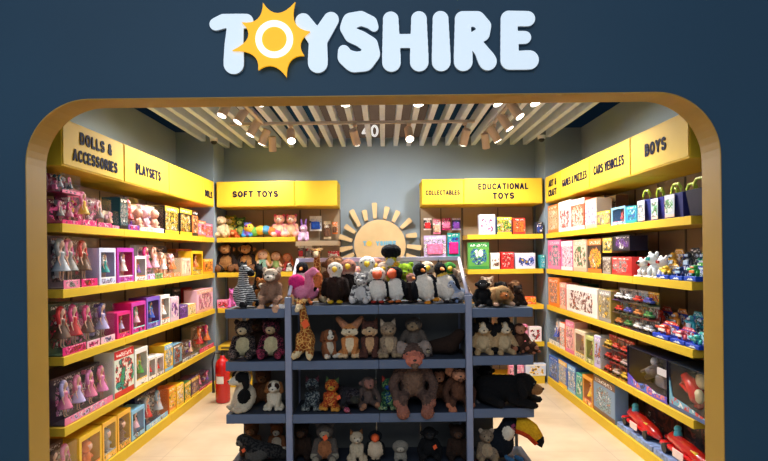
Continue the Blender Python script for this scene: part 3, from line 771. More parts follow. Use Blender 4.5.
def kind_lying(ear='flop', long=.42, muz=True, head=(.2, .2, .19)):
    """lying on its belly, head to the front; slots as the seated kind"""
    ps = [C_((0, long, .24), (0, .05, .26), .2, .21, 0), E((0, -.16, .32), head, 0), E((0, .3, .12), (.19, .3, .12), 1, .01)]
    ps += mir(C_((.16, .0, .12), (.2, -.3, .06), .085, .065, 0), E((.2, -.34, .06), (.075, .08, .055), 4, .01), C_((.18, long, .14), (.32, long-.25, .07), .11, .07, 0), E((.32, long-.28, .06), .07, 4, .01))
    if muz: ps.append(E((0, -.36, .26), (.11, .1, .085), 2, .02))
    if ear == 'flop': ps += mir(C_((.17, -.14, .4), (.24, -.2, .22), .05, .065, 3, .02))
    if ear == 'round': ps += mir(E((.15, -.1, .5), (.07, .04, .07), 3, .02))
    if ear == 'point': ps += mir(C_((.12, -.12, .45), (.16, -.1, .58), .06, .02, 3, .02))
    return ps, [('eye', (s*.085, -.33, .36), .022, GLOSS) for s in (-1, 1)]+[('nose', (0, -.46, .28), (.034, .02, .024), GLOSS)]
def kind_seal():
    ps = [C_((.35, .1, .2), (-.15, 0, .28), .17, .25, 0), C_((-.15, 0, .3), (-.34, -.08, .5), .2, .17, 0), E((-.38, -.12, .56), (.17, .16, .15), 0), E((-.46, -.22, .52), (.08, .08, .07), 2, .02),
          E((-.1, -.14, .2), (.26, .14, .16), 1, .01), C_((-.2, -.2, .14), (-.3, -.38, .05), .07, .05, 4), C_((.5, .1, .14), (.68, .02, .12), .12, .04, 4)]
    return ps, [('eye', (-.46, -.235, .61), .022, GLOSS), ('eye', (-.33, -.27, .61), .022, GLOSS), ('nose', (-.48, -.3, .54), .026, GLOSS)]
def kind_toucan():
    ps = [E((-.1, .02, .32), (.3, .2, .32), 0), C_((0, 0, .5), (.08, -.03, .68), .2, .18, 0), E((.10, -.03, .72), (.19, .18, .17), 0), E((.04, -.16, .58), (.11, .08, .13), 1, .03), E((.14, -.17, .70), (.05, .05, .05), 2, .03),
          C_((-.3, .0, .4), (-.42, .02, .1), .08, .04, 0), C_((.0, -.15, .06), (.1, -.25, .04), .05, .05, 3), C_((.2, -.1, .06), (.3, -.2, .04), .05, .05, 3)]
    return ps, [('beak', ('toucan',), 0, None), ('eye', (.15, -.215, .71), .02, GLOSS)]
def kind_caterpillar():
    ps = [E((-.4+.19*i, 0, .15+.05*math.sin(i)), .15, i % 6, .0) for i in range(5)]+[E((-.55, -.04, .26), (.16, .15, .16), 1, .01)]
    return ps, [('eye', (-.6, -.18, .3), .025, GLOSS), ('eye', (-.5, -.18, .3), .025, GLOSS)]
def kind_doll():
    ps = [E((0, 0, .28), (.2, .15, .26), 1), E((0, -.02, .68), (.2, .18, .19), 0, .01), E((0, .04, .72), (.235, .19, .21), 3, -.015)]
    ps += mir(C_((.2, .0, .7), (.3, -.04, .36), .08, .07, 3), C_((.16, -.03, .42), (.25, -.12, .24), .055, .05, 0), C_((.09, -.05, .1), (.14, -.3, .06), .07, .07, 4))
    return ps, [('eye', (s*.07, -.19, .70), .018, GLOSS) for s in (-1, 1)]
def kind_zebra():
    ps = [E((0, .05, .26), (.2, .2, .25), 0), C_((0, .02, .42), (0, -.02, .74), .13, .10, 0), C_((0, -.02, .80), (0, -.24, .74), .11, .08, 0), E((0, -.28, .72), (.08, .07, .07), 2, .02), C_((0, .09, .5), (0, .04, .95), .035, .04, 5, .01)]
    ps += mir(C_((.07, .02, .88), (.11, .02, 1.0), .04, .02, 3), C_((.13, -.06, .4), (.15, -.2, .1), .065, .06, 0), E((.15, -.23, .06), .065, 4, .01), C_((.12, .0, .1), (.24, -.25, .08), .08, .065, 0), E((.25, -.3, .07), .067, 4, .01))
    return ps, [('eye', (s*.085, -.13, .83), .02, GLOSS) for s in (-1, 1)]
def kind_sloth_hang():
    return kind_sit(head=(.23, .2, .19), ear=None, arm='long', legs='out', muz=(.15, .06, .1))
def kind_lump():
    """round head of black plush seen from behind over a small body"""
    ps = [E((0, 0, .86), (.2, .17, .14), 0), C_((0, 0, .72), (0, 0, .12), .1, .17, 1), E((-.04, -.12, .66), (.08, .06, .05), 2, .02), E((.1, -.1, .6), (.08, .07, .06), 3, .02)]
    return ps, []

GB = {}
def geom(key, fn, **kw):
    """body mesh + small face parts, scaled to unit height and stood on z = 0"""
    if key in GB: return GB[key]
    ps, ex = fn(**kw)
    me, lo, hi = make_body(ps)
    s = 1/(hi[2]-lo[2])
    T = lambda p: tuple(((p[0]-(lo[0]+hi[0])/2)*s, p[1]*s, (p[2]-lo[2])*s))
    c = np.empty(len(me.vertices)*3, 'f'); me.vertices.foreach_get('co', c); c = c.reshape(-1, 3)
    c -= np.array([(lo[0]+hi[0])/2, 0, lo[2]]); c *= s; me.vertices.foreach_set('co', c.ravel()); me.update()
    parts = []
    for nm, p, r, m in ex:
        mb = MB(); mats = [m]
        if nm == 'beak':
            if p[0] == 'cone':
                a, b = Vector(T(p[1])), Vector(T(p[2])); R_ = p[3]*s
                mb.tube([a, a.lerp(b, .5)+Vector((0, 0, .004)), a.lerp(b, .85), b], [R_, R_*.75, R_*.4, R_*.1], 12)
            elif p[0] == 'hook':
                a = Vector(T(p[1])); R_ = p[2]*s; mb.tube([a, a+Vector((0, -.07, .0)), a+Vector((0, -.11, -.03)), a+Vector((0, -.115, -.075))], [R_, R_*.8, R_*.5, R_*.1], 12)
            else:
                Y1, BK, OR = fur((232, 176, 30), (214, 150, 20)), fur((14, 14, 16)), fur((214, 70, 24), (180, 50, 20))
                mats = [Y1, OR, BK]
                pts = [Vector(T(q)) for q in ((.22, -.1, .76), (.36, -.14, .74), (.52, -.18, .64), (.64, -.22, .48), (.70, -.24, .30))]
                rr = [.15*s, .17*s, .155*s, .115*s, .06*s]
                for sgn, mi, off in ((1, 0, .0), (-1, 1, -.07)):
                    if sgn > 0: mb.tube(pts[:4], rr[:4], 14, mi); mb.tube([pts[3], pts[3].lerp(pts[4], .5), pts[4]], [rr[3], rr[3]*.8, .01], 12, 2)
                    else: mb.tube([q+Vector((-.01, 0, -.085*s)) for q in pts[:4]], [x*.8 for x in rr[:4]], 14, 1)
        else:
            rr = (r, r, r) if isinstance(r, (int, float)) else r
            mb.ell(T(p), tuple(x*s for x in rr), 0, None, 1)
        parts.append((nm, mb.mesh(nm), mats))
    GB[key] = (me, parts, (hi[0]-lo[0])*s, lo[1]*s, hi[1]*s)
    return GB[key]

def toy(name, key, fn, kw, mats, loc, h, yaw, label, cat, group, tagc=None, tilt=0, roll=0, tagpos=None):
    me, parts, w, y0, y1 = geom(key, fn, **kw)
    root = empty('plush_'+name, loc, yaw); tag(root, label, cat, group)
    root.rotation_euler = (tilt, roll, yaw); root.scale = (h, h, h)
    if len(me.materials) == 0:
        for i in range(6): me.materials.append(None)
    b = link('body', me, root)
    for i in range(6):
        b.material_slots[i].link = 'OBJECT'; b.material_slots[i].material = mats[min(i, len(mats)-1)]
    for nm, pm, pmats in parts:
        if len(pm.materials) == 0:
            for m in pmats: pm.materials.append(m)
        link(nm, pm, root)
    if tagc:
        mb = MB(); r = .075; q = .7
        mb.prism([(-r, 0), (0, -r*1.2), (r, 0), (0, r*1.2)], -.004, .004)
        x, y, z = tagpos or (.12, y0-.02, .5)
        mb.build('price_tag', TAG, root, (x, y, z), (0, .3, .2))
    return root

# palettes: coat, belly, muzzle, ears, paws, patches
f = fur
CREAM, BLK, DBR, TAN = (222, 204, 176), (20, 19, 20), (70, 48, 34), (176, 130, 84)
PAL = {
 'pup': [f((150, 92, 58)), f(CREAM), f((236, 224, 204)), f((120, 70, 44)), f((232, 218, 196)), f(DBR)],
 'bernard': [f((226, 208, 178)), f((236, 222, 196)), f((240, 228, 206)), f((150, 96, 54)), f((232, 216, 188)), f((56, 34, 26))],
 'fennec': [f((206, 132, 74)), f((238, 212, 170)), f((240, 218, 180)), f((190, 130, 96)), f((232, 194, 146)), f((196, 120, 66))],
 'husky': [f((92, 56, 46), (50, 34, 34)), f((206, 160, 116)), f((216, 180, 138)), f((104, 66, 52)), f((90, 56, 46)), f((60, 40, 38))],
 'cat': [f((150, 128, 104), (96, 80, 66)), f((190, 164, 130)), f((170, 146, 116)), f((200, 176, 150)), f((160, 136, 104)), f((110, 92, 76))],
 'monkey': [f((84, 54, 40)), f((110, 72, 52)), f((206, 140, 104)), f((200, 134, 98)), f((190, 116, 84)), f((206, 140, 104))],
 'baboon': [f((92, 70, 60), (60, 44, 40)), f((120, 92, 74)), f((208, 120, 96)), f((130, 110, 98)), f((150, 96, 78)), f((150, 132, 120))],
 'gorilla': [f((18, 18, 20)), f((24, 24, 26)), f((40, 38, 38)), f((30, 28, 28)), f((26, 25, 26)), f((60, 50, 46))],
 'ape': [f((16, 16, 18)), f((20, 20, 22)), f((150, 104, 60)), f((20, 19, 20)), f((24, 22, 22)), f((60, 50, 46))],
 'brown': [f((104, 66, 40)), f((120, 78, 48)), f((166, 116, 74)), f((96, 60, 38)), f((86, 54, 34)), f((60, 40, 28))],
 'dark': [f((52, 36, 28)), f((60, 42, 32)), f((96, 66, 48)), f((48, 34, 26)), f((40, 28, 22)), f((30, 22, 18))],
 'tiger': [f((214, 124, 44), (30, 22, 18), 9, 'stripes'), f((232, 210, 176)), f((236, 218, 186)), f((200, 116, 44)), f((220, 140, 62)), f((30, 22, 18))],
 'snow': [f((236, 230, 222), (90, 86, 88), 9, 'mottle'), f((228, 222, 216)), f((232, 226, 220)), f((180, 174, 172)), f((226, 218, 212)), f((70, 66, 66))],
 'giraffe': [f((222, 170, 92), (150, 78, 34), 16, 'spots'), f((222, 170, 92)), f((238, 212, 168)), f((222, 180, 120)), f((232, 208, 160)), f((90, 54, 34))],
 'zebra': [f((206, 206, 204), (20, 20, 22), 7, 'stripes'), f((206, 206, 204)), f((22, 22, 24)), f((60, 60, 60)), f((28, 28, 30)), f((18, 18, 20))],
 'blackhorse': [f((34, 32, 34), (16, 16, 18)), f((34, 32, 34)), f((150, 146, 140)), f((30, 28, 30)), f((90, 88, 84)), f((18, 18, 20))],
 'meerkat': [f((150, 112, 90)), f((160, 120, 96)), f((250, 234, 216)), f((232, 204, 176)), f((228, 176, 140)), f((232, 206, 180))],
 'flamingo': [f((250, 150, 180), (240, 120, 160)), f((226, 118, 66)), f((16, 14, 16)), f((236, 50, 132))],
 'penguin': [f((22, 22, 28)), f((250, 240, 224)), f((16, 16, 20)), f((24, 24, 30)), f((240, 152, 44)), f((238, 230, 218))],
 'emperor': [f((28, 28, 36)), f((250, 238, 222)), f((16, 16, 20)), f((26, 26, 34)), f((30, 28, 34)), f((244, 200, 80))],
 'puffin': [f((20, 20, 24)), f((250, 242, 228)), f((246, 238, 226)), f((18, 18, 22)), f((196, 60, 50)), f((20, 20, 24))],
 'puffinb': [f((20, 20, 24)), f((250, 242, 228)), f((22, 22, 26)), f((18, 18, 22)), f((220, 110, 50)), f((236, 228, 220))],
 'eagle': [f((58, 38, 30)), f((50, 33, 26)), f((240, 232, 216)), f((40, 27, 22)), f((236, 186, 40)), f((240, 232, 216))],
 'hawk': [f((48, 34, 32)), f((40, 30, 28)), f((196, 132, 112)), f((34, 26, 26)), f((60, 44, 38)), f((206, 170, 150))],
 'gull': [f((200, 200, 204)), f((240, 236, 228)), f((242, 238, 230)), f((120, 124, 134)), f((236, 180, 50)), f((240, 236, 228))],
 'parrot': [f((200, 36, 34)), f((206, 44, 36)), f((70, 150, 60)), f((52, 130, 60)), f((60, 60, 60)), f((226, 196, 70))],
 'toucan': [f((18, 24, 32)), f((236, 222, 198)), f((150, 60, 92)), f((60, 110, 150))],
 'frog': [f((172, 214, 50)), f((216, 230, 130)), f((180, 220, 60)), f((150, 200, 40)), f((150, 200, 50)), f((100, 160, 40))],
 'sloth': [f((92, 82, 74)), f((100, 90, 82)), f((146, 124, 96)), f((92, 82, 74)), f((90, 78, 66)), f((40, 34, 32))],
 'hyena': [f((204, 160, 106)), f((226, 202, 160)), f((206, 120, 60)), f((190, 140, 90)), f((228, 180, 150)), f((230, 210, 176))],
 'calico': [f((190, 156, 112)), f((206, 178, 136)), f((228, 208, 176)), f((24, 22, 24)), f((20, 20, 22)), f((24, 22, 24))],
 'seqcat': [f((44, 52, 60), (130, 140, 140), 34, 'sequin'), f((60, 70, 76), (150, 156, 150), 34, 'sequin'), f((30, 30, 34)), f((90, 50, 60)), f((96, 104, 100), (180, 180, 170), 34, 'sequin'), f((20, 20, 22))],
 'seqred': [f((180, 66, 40), (226, 150, 60), 34, 'sequin'), f((210, 90, 50), (240, 180, 90), 34, 'sequin'), f((206, 160, 60)), f((80, 100, 60)), f((220, 150, 60)), f((40, 30, 30))],
 'seqdark': [f((34, 30, 40), (96, 90, 92), 34, 'sequin'), f((50, 46, 50), (120, 112, 96), 34, 'sequin'), f((60, 60, 52)), f((40, 40, 44)), f((206, 80, 110), (230, 150, 160), 34, 'sequin'), f((20, 20, 22))],
 'seqgreen': [f((30, 74, 62), (110, 150, 90), 34, 'sequin'), f((40, 84, 130), (150, 190, 110), 34, 'sequin'), f((30, 60, 140)), f((170, 60, 50)), f((96, 140, 110), (200, 200, 140), 34, 'sequin'), f((206, 150, 50))],
 'seqhog': [f((28, 26, 30), (110, 92, 84), 40, 'sequin'), f((204, 190, 146)), f((212, 190, 150)), f((46, 40, 42)), f((40, 38, 42), (150, 130, 120), 40, 'sequin'), f((20, 20, 22))],
 'seqhogp': [f((34, 22, 30), (150, 60, 84), 40, 'sequin'), f((210, 196, 150)), f((200, 170, 130)), f((46, 30, 38)), f((190, 70, 100), (60, 30, 40), 40, 'sequin'), f((20, 20, 22))],
 'elephant': [f((92, 76, 70)), f((104, 86, 78)), f((160, 110, 96)), f((120, 92, 84)), f((170, 120, 90)), f((60, 50, 46))],
 'cow': [f((214, 198, 170)), f((222, 208, 182)), f((234, 222, 200)), f((18, 18, 20)), f((206, 190, 162)), f((18, 18, 20))],
 'koala': [f((92, 82, 74)), f((170, 106, 66)), f((180, 160, 130)), f((110, 100, 92)), f((150, 140, 120)), f((70, 62, 56))],
 'calicocat': [f((206, 184, 152)), f((214, 194, 160)), f((232, 214, 186)), f((140, 92, 56)), f((206, 184, 150)), f((130, 84, 52))],
 'orca': [f((16, 20, 26)), f((232, 206, 172)), f((16, 20, 26)), f((14, 16, 20)), f((16, 18, 22)), f((232, 206, 172))],
 'seal': [f((58, 56, 54), (24, 24, 26), 14, 'mottle'), f((86, 82, 76)), f((110, 102, 94)), f((60, 58, 56)), f((50, 48, 46)), f((30, 30, 30))],
 'greyseal': [f((150, 142, 128)), f((176, 166, 148)), f((210, 196, 172)), f((140, 132, 118)), f((150, 142, 128)), f((60, 56, 52))],
 'dolphin': [f((176, 192, 222)), f((226, 222, 224)), f((216, 214, 220)), f((150, 170, 206)), f((130, 150, 190)), f((90, 100, 130))],
 'lamb': [f((226, 198, 168), (150, 110, 84), 12, 'mottle'), f((232, 206, 178)), f((236, 214, 186)), f((210, 176, 144)), f((222, 190, 160)), f((150, 110, 84))],
 'panda': [f((238, 234, 226)), f((240, 236, 230)), f((240, 236, 230)), f((22, 22, 24)), f((236, 232, 224)), f((22, 22, 24))],
 'pinkbear': [f((240, 148, 166), (250, 196, 150), 10, 'mottle'), f((250, 208, 170)), f((252, 220, 200)), f((236, 90, 130)), f((250, 180, 170)), f((200, 60, 110))],
 'lilac': [f((222, 176, 214)), f((240, 216, 236)), f((246, 226, 240)), f((150, 110, 200)), f((230, 180, 220)), f((90, 70, 140))],
 'yellow': [f((232, 196, 60), (120, 150, 60), 9, 'mottle'), f((240, 216, 120)), f((240, 220, 140)), f((150, 160, 60)), f((226, 190, 60)), f((120, 110, 50))],
 'green': [f((110, 150, 60), (50, 90, 60), 9, 'mottle'), f((170, 190, 90)), f((180, 200, 110)), f((80, 120, 60)), f((110, 150, 60)), f((60, 80, 50))],
 'purple': [f((116, 90, 190), (60, 150, 200), 8, 'mottle'), f((150, 120, 210)), f((226, 90, 150)), f((80, 60, 160)), f((60, 150, 200)), f((60, 60, 130))],
 'cream': [f((226, 196, 150)), f((232, 206, 160)), f((236, 212, 170)), f((200, 160, 110)), f((222, 190, 140)), f((150, 110, 80))],
 'orange': [f((226, 106, 50)), f((236, 140, 80)), f((240, 170, 110)), f((206, 84, 40)), f((226, 106, 50)), f((150, 60, 40))],
 'chimp': [f((44, 32, 28)), f((176, 124, 72)), f((186, 132, 80)), f((176, 124, 76)), f((130, 86, 54)), f((170, 118, 70))],
 'doll': [f((244, 204, 176)), f((150, 200, 180)), f((250, 210, 190)), f((206, 160, 84)), f((226, 110, 130)), f((206, 160, 84))],
 'dollb': [f((244, 200, 170)), f((160, 190, 120)), f((250, 210, 190)), f((150, 92, 56)), f((200, 90, 110)), f((150, 92, 56))],
 'dollr': [f((240, 170, 140)), f((226, 100, 90)), f((250, 210, 190)), f((196, 90, 60)), f((200, 90, 110)), f((196, 90, 60))],
 'rainbow': [f((120, 190, 90)), f((240, 196, 70)), f((90, 160, 210)), f((236, 130, 60)), f((226, 100, 150)), f((150, 110, 200))],
 'pony': [f((236, 120, 190)), f((240, 150, 206)), f((236, 120, 190)), f((236, 120, 190)), f((220, 90, 170)), f((120, 40, 130))],
 'lumpblack': [f((16, 17, 22)), f((210, 190, 60)), f((236, 232, 226)), f((236, 170, 50))],
}
SP = {
 'pup': ('pup', kind_sit, dict(ear='flop', blaze=True, arm='front', patches=[((.1, -.2, .77), (.06, .06, .07), 5)])),
 'bernard': ('bernard', kind_sit, dict(ear='flop', blaze=True, arm='front', legs='side', muz=(.12, .11, .09), patches=[((.11, -.2, .76), (.07, .07, .09), 5), ((-.11, -.2, .76), (.07, .07, .09), 5)])),
 'fennec': ('fennec', kind_sit, dict(ear='fennec', arm='front', legs='side', muz=(.11, .09, .07), head=(.21, .17, .16), patches=[((.12, -.15, .66), (.11, .08, .08), 2), ((-.12, -.15, .66), (.11, .08, .08), 2)])),
 'husky': ('husky', kind_sit, dict(ear='point', arm='front', legs='side', muz=(.12, .12, .09), patches=[((.11, -.15, .64), (.1, .08, .07), 2), ((-.11, -.15, .64), (.1, .08, .07), 2)])),
 'cat': ('cat', kind_sit, dict(ear='point', arm='front', legs='side', muz=(.09, .07, .06), tail=1)),
 'bear': ('bear', kind_sit, dict(ear='round', fat=1.1)),
 'monkey': ('monkey', kind_sit, dict(ear='side', arm='long', muz=(.14, .09, .1), bodyr=(.19, .17, .27), patches=[((.07, -.2, .77), (.075, .06, .07), 2), ((-.07, -.2, .77), (.075, .06, .07), 2)])),
 'baboon': ('baboon', kind_sit, dict(ear='side', arm='long', legs='hang', muz=(.17, .16, .12), head=(.25, .2, .2), bodyr=(.22, .19, .29), patches=[((.2, -.06, .80), (.12, .1, .16), 5), ((-.2, -.06, .80), (.12, .1, .16), 5), ((0, -.4, .6), (.07, .05, .045), 1)])),
 'round': ('roundhead', kind_sit, dict(ear=None, head=(.4, .34, .3), hz=.66, muz=(.16, .1, .1), bodyr=(.3, .25, .3))),
 'ape': ('apefat', kind_sit, dict(ear='side', arm='down', muz=(.15, .09, .1), bodyr=(.3, .22, .3), fat=1.25, patches=[((.07, -.2, .77), (.075, .06, .07), 2), ((-.07, -.2, .77), (.075, .06, .07), 2)])),
 'gorilla': ('gorilla', kind_sit, dict(ear='side', arm='long', muz=(.13, .1, .09), bodyr=(.27, .24, .31), fat=1.15, hz=.74)),
 'tiger': ('bear', kind_sit, dict(ear='round', fat=1.1)),
 'zebra': ('zebra', kind_zebra, {}), 'giraffe': ('giraffe', kind_giraffe, {}), 'flamingo': ('flamingo', kind_flamingo, {}),
 'meerkat': ('meerkat', kind_sit, dict(ear='round', legs='hang', head=(.25, .22, .19), muz=(.13, .12, .08), bodyr=(.2, .18, .28), patches=[((0, -.14, .78), (.17, .12, .12), 5)])),
 'penguin': ('penguin', kind_bird, dict(beak='short')),
 'emperor': ('emperor', kind_bird, dict(beak='long', crest=True, head=(.15, .16, .14))),
 'puffin': ('puffin', kind_bird, dict(beak='puffin', bodyr=(.31, .23, .33), head=(.24, .2, .19), bc=(232, 92, 40))),
 'eagle': ('eagle', kind_bird, dict(beak='hook', head=(.19, .18, .17), bc=(240, 190, 40), bellyw=.5)),
 'gull': ('gull', kind_bird, dict(beak='hook', head=(.19, .18, .17), bc=(240, 196, 30))),
 'toucan': ('toucan', kind_toucan, {}),
 'lying': ('lying', kind_lying, {}), 'lyingcat': ('lyingcat', kind_lying, dict(ear='point')), 'lyingbear': ('lyingbear', kind_lying, dict(ear='round')),
 'seal': ('seal', kind_seal, {}), 'caterpillar': ('caterpillar', kind_caterpillar, {}), 'doll': ('ragdoll', kind_doll, {}),
 'sloth': ('sloth', kind_sloth_hang, {}), 'lump': ('lump', kind_lump, {}),
 'panda': ('pandadog', kind_sit, dict(ear='flop', patches=[((.1, -.2, .76), (.08, .07, .09), 5)])),
 'bunny': ('bunny', kind_sit, dict(ear='long')),
 'calico': ('calico', kind_sit, dict(ear='flop', fat=1.3, bodyr=(.29, .22, .3), legs='hang', blaze=True, muz=(.12, .1, .08), head=(.27, .21, .2), patches=[((.0, -.05, .95), (.2, .1, .1), 5), ((.15, -.14, .78), (.1, .1, .12), 5), ((-.15, -.12, .74), (.1, .1, .12), 5), ((.0, -.22, .24), (.1, .06, .1), 1)])),
 'cow': ('cow', kind_sit, dict(ear='flop', arm='front', legs='side', muz=(.12, .15, .09), bodyr=(.26, .24, .3), patches=[((.2, -.1, .36), (.1, .14, .14), 5), ((-.2, .02, .4), (.1, .14, .15), 5), ((.13, -.14, .78), (.1, .12, .1), 5), ((-.12, -.14, .78), (.1, .12, .1), 5)])),
}
def put(name, sp, pal, px, ptop, deck, Y, label, yaw=0, group=None, tagc=None, tagpos=None, cat='soft toy', dz=0, tilt=0, roll=0, over=0):
    """stand a toy on a deck height; px is where it stands, ptop how high it reaches"""
    key, fn, kw = SP[sp]
    z = deck+.002+dz
    x = P(px, 254, Y)[0]
    h = P(px, ptop, Y)[2]-z
    return toy(name, key, fn, kw, PAL[pal], (x, Y, z), h, yaw, label, cat, group or 'soft toys', tagc, tilt, roll, tagpos)

D0, D1, D2, D3 = 1.252, .856, .47, .085
def front(key): return None
TOPG, T1G, T2G, T3G = 'soft toys in the top bin', 'soft toys on the second tier', 'soft toys on the third tier', 'soft toys on the bottom tier'
# --- top bin, front row (photo left to right)
A = .5
put('flamingo', 'flamingo', 'flamingo', 306, 267, D0, 4.17, 'fluffy pink flamingo soft toy with arched neck at the left of the top bin', group=TOPG)
put('giraffe', 'giraffe', 'giraffe', 317, 247, D0, 4.33, 'tall spotted giraffe soft toy standing behind the pink flamingo in the top bin', group=TOPG)
put('eagle', 'eagle', 'eagle', 335, 262, D0, 4.16, 'white-headed dark brown eagle soft toy with yellow feet', group=TOPG)
put('hawk', 'eagle', 'hawk', 348, 259, D0, 4.32, 'dark bird soft toy with brownish pink head behind the white-headed eagle', group=TOPG)
put('snow_leopard', 'bear', 'snow', 361, 272, D0, 4.15, 'pale grey mottled snow leopard soft toy in the middle of the top bin', yaw=-.2, group=TOPG)
put('puffin', 'puffin', 'puffin', 377, 267, D0, 4.15, 'puffin soft toy with white face and thick orange beak in the top bin', group=TOPG)
put('puffin', 'puffin', 'puffinb', 397, 266, D0, 4.16, 'black-headed puffin soft toy with its orange beak turned left', yaw=-.5, roll=-.08, group=TOPG)
put('penguin', 'penguin', 'penguin', 429, 261, D0, 4.15, 'tall penguin soft toy leaning left beside the emperor penguin', yaw=.35, roll=-.32, group=TOPG)
put('emperor_penguin', 'emperor', 'emperor', 449, 258, D0, 4.16, 'large emperor penguin soft toy with yellow throat leaning left', yaw=.15, roll=-.28, group=TOPG)
put('dolphin', 'seal', 'dolphin', 459, 279, D0, 4.2, 'pale blue and white soft toy in the right end of the top bin', yaw=.5, group=TOPG)
# back row in the bin
put('small_bird', 'gull', 'gull', 367, 256, D0, 4.34, 'white gull soft toy with yellow beak behind the snow leopard', group=TOPG)
put('small_bird', 'penguin', 'puffinb', 302, 262, D0, 4.36, 'small black and white penguin soft toy behind the guard left of the giraffe', group=TOPG)
put('monkey', 'monkey', 'brown', 335, 255, D0, 4.40, 'small tan soft toy peeping over the white-headed eagle', group=TOPG)
put('bear', 'bear', 'pinkbear', 357, 265, D0, 4.40, 'small orange-pink bear soft toy behind the snow leopard at the back guard', group=TOPG)
put('bird', 'eagle', 'hawk', 375, 258, D0, 4.40, 'brown bird soft toy with orange beak behind the white-faced puffin', group=TOPG)
put('parrot', 'eagle', 'pinkbear', 383, 262, D0, 4.36, 'pink-headed soft toy between the two puffins at the back', group=TOPG)
put('black_bird', 'lump', 'lumpblack', 391, 244, D0, 4.36, 'soft toy with big round black head rising above the back guard', group=TOPG)
put('frog', 'bear', 'frog', 404, 262, D0, 4.32, 'lime green soft toy behind the black-headed puffin', group=TOPG)
put('penguin', 'penguin', 'hawk', 410, 273, D0, 4.18, 'small dark bird soft toy squeezed between puffin and tall penguin', yaw=.5, group=TOPG)
put('chick', 'gull', 'lamb', 427, 261, D0, 4.36, 'small pinkish bird soft toy between the two tall penguins', group=TOPG)
put('parrot', 'eagle', 'parrot', 449, 262, D0, 4.38, 'red and green parrot soft toy behind the emperor penguin', group=TOPG)
put('leopard', 'bear', 'lamb', 458, 268, D0, 4.34, 'pale mottled soft toy behind the pale blue one in the top bin', yaw=.6, group=TOPG)
# --- left rack top
put('zebra', 'zebra', 'zebra', 243, 260, 1.235, 4.15, 'black and white striped zebra soft toy on the left rack', yaw=.9, group='soft toys on the left rack')
put('horse', 'zebra', 'blackhorse', 259, 262, 1.235, 4.36, 'dark horse soft toy looking right behind the striped zebra', yaw=.9, group='soft toys on the left rack')
put('meerkat', 'meerkat', 'meerkat', 272, 267, 1.195, 4.13, 'brown meerkat soft toy with cream face sitting on the left rack edge', yaw=-.1, group='soft toys on the left rack', tilt=0)
put('tiger', 'tiger', 'tiger', 263, 277, 1.235, 4.22, 'small orange tiger soft toy between the zebra and the meerkat', group='soft toys on the left rack')
# --- left rack second tier
G = 'soft toys on the left rack'
put('hedgehog', 'bear', 'seqhog', 243, 319, .855, 4.16, 'dark sequinned soft toy with cream chest on the left rack, left one', group=G)
put('hedgehog', 'bear', 'seqhogp', 271, 318, .855, 4.16, 'dark sequinned soft toy with pink glints beside the display post', group=G)
put('hedgehog', 'bear', 'dark', 258, 316, .855, 4.33, 'dark brown soft toy behind the two sequinned ones on the left rack', group=G)
# third
put('dog', 'cow', 'cow', 243, 369, .475, 4.13, 'white dog soft toy with black patches looking left on the left rack', yaw=-.95, group=G)
put('puppy', 'bernard', 'bernard', 273, 380, .475, 4.14, 'cream puppy soft toy with dark eye patches beside the display post', group=G)
put('bear', 'bear', 'brown', 262, 368, .475, 4.33, 'brown bear soft toy behind the cream puppy on the left rack', group=G)
# bottom
put('seal', 'seal', 'seal', 262, 432, .085, 4.13, 'dark mottled seal soft toy with orange tag on the lowest left rack shelf', yaw=0, group=G, tagc=1, tagpos=(-.62, -.34, .5))
put('bear', 'bear', 'brown', 250, 421, .085, 4.32, 'brown bear soft toy behind the mottled seal', group=G)
put('bear', 'bear', 'pup', 275, 423, .085, 4.34, 'reddish brown soft toy behind the seal beside the display post', group=G)
# --- second tier
put('giraffe', 'giraffe', 'giraffe', 307, 295, D1, 4.06, 'spotted giraffe soft toy with orange tag on the second tier', yaw=-.35, group=T1G, tagc=1, tagpos=(.13, -.2, .62), tilt=.22, dz=.03)
put('puppy', 'pup', 'pup', 327, 329, D1, 4.12, 'brown and white puppy soft toy beside the sitting giraffe', yaw=.5, group=T1G)
put('fennec', 'fennec', 'fennec', 349, 316, D1, 4.14, 'orange fennec soft toy with big ears on the second tier', group=T1G)
put('husky', 'husky', 'husky', 369, 317, D1, 4.14, 'dark brown fox soft toy with cream chest between fennec and cat', group=T1G)
put('cat', 'cat', 'cat', 388, 318, D1, 4.13, 'grey-brown cat soft toy right of the dark fox', yaw=.2, group=T1G)
put('sloth', 'sloth', 'sloth', 413, 317, D1, 4.2, 'dark sloth soft toy with cream face on the second tier', yaw=-.2, group=T1G)
put('walrus', 'seal', 'dark', 441, 328, D1, 4.2, 'dark brown lying soft toy at the right of the second tier', yaw=2.6, group=T1G)
put('hedgehog', 'lyingbear', 'seqhog', 424, 345, D1, 4.13, 'small dark glittering soft toy in front of the sloth', yaw=.4, group=T1G)
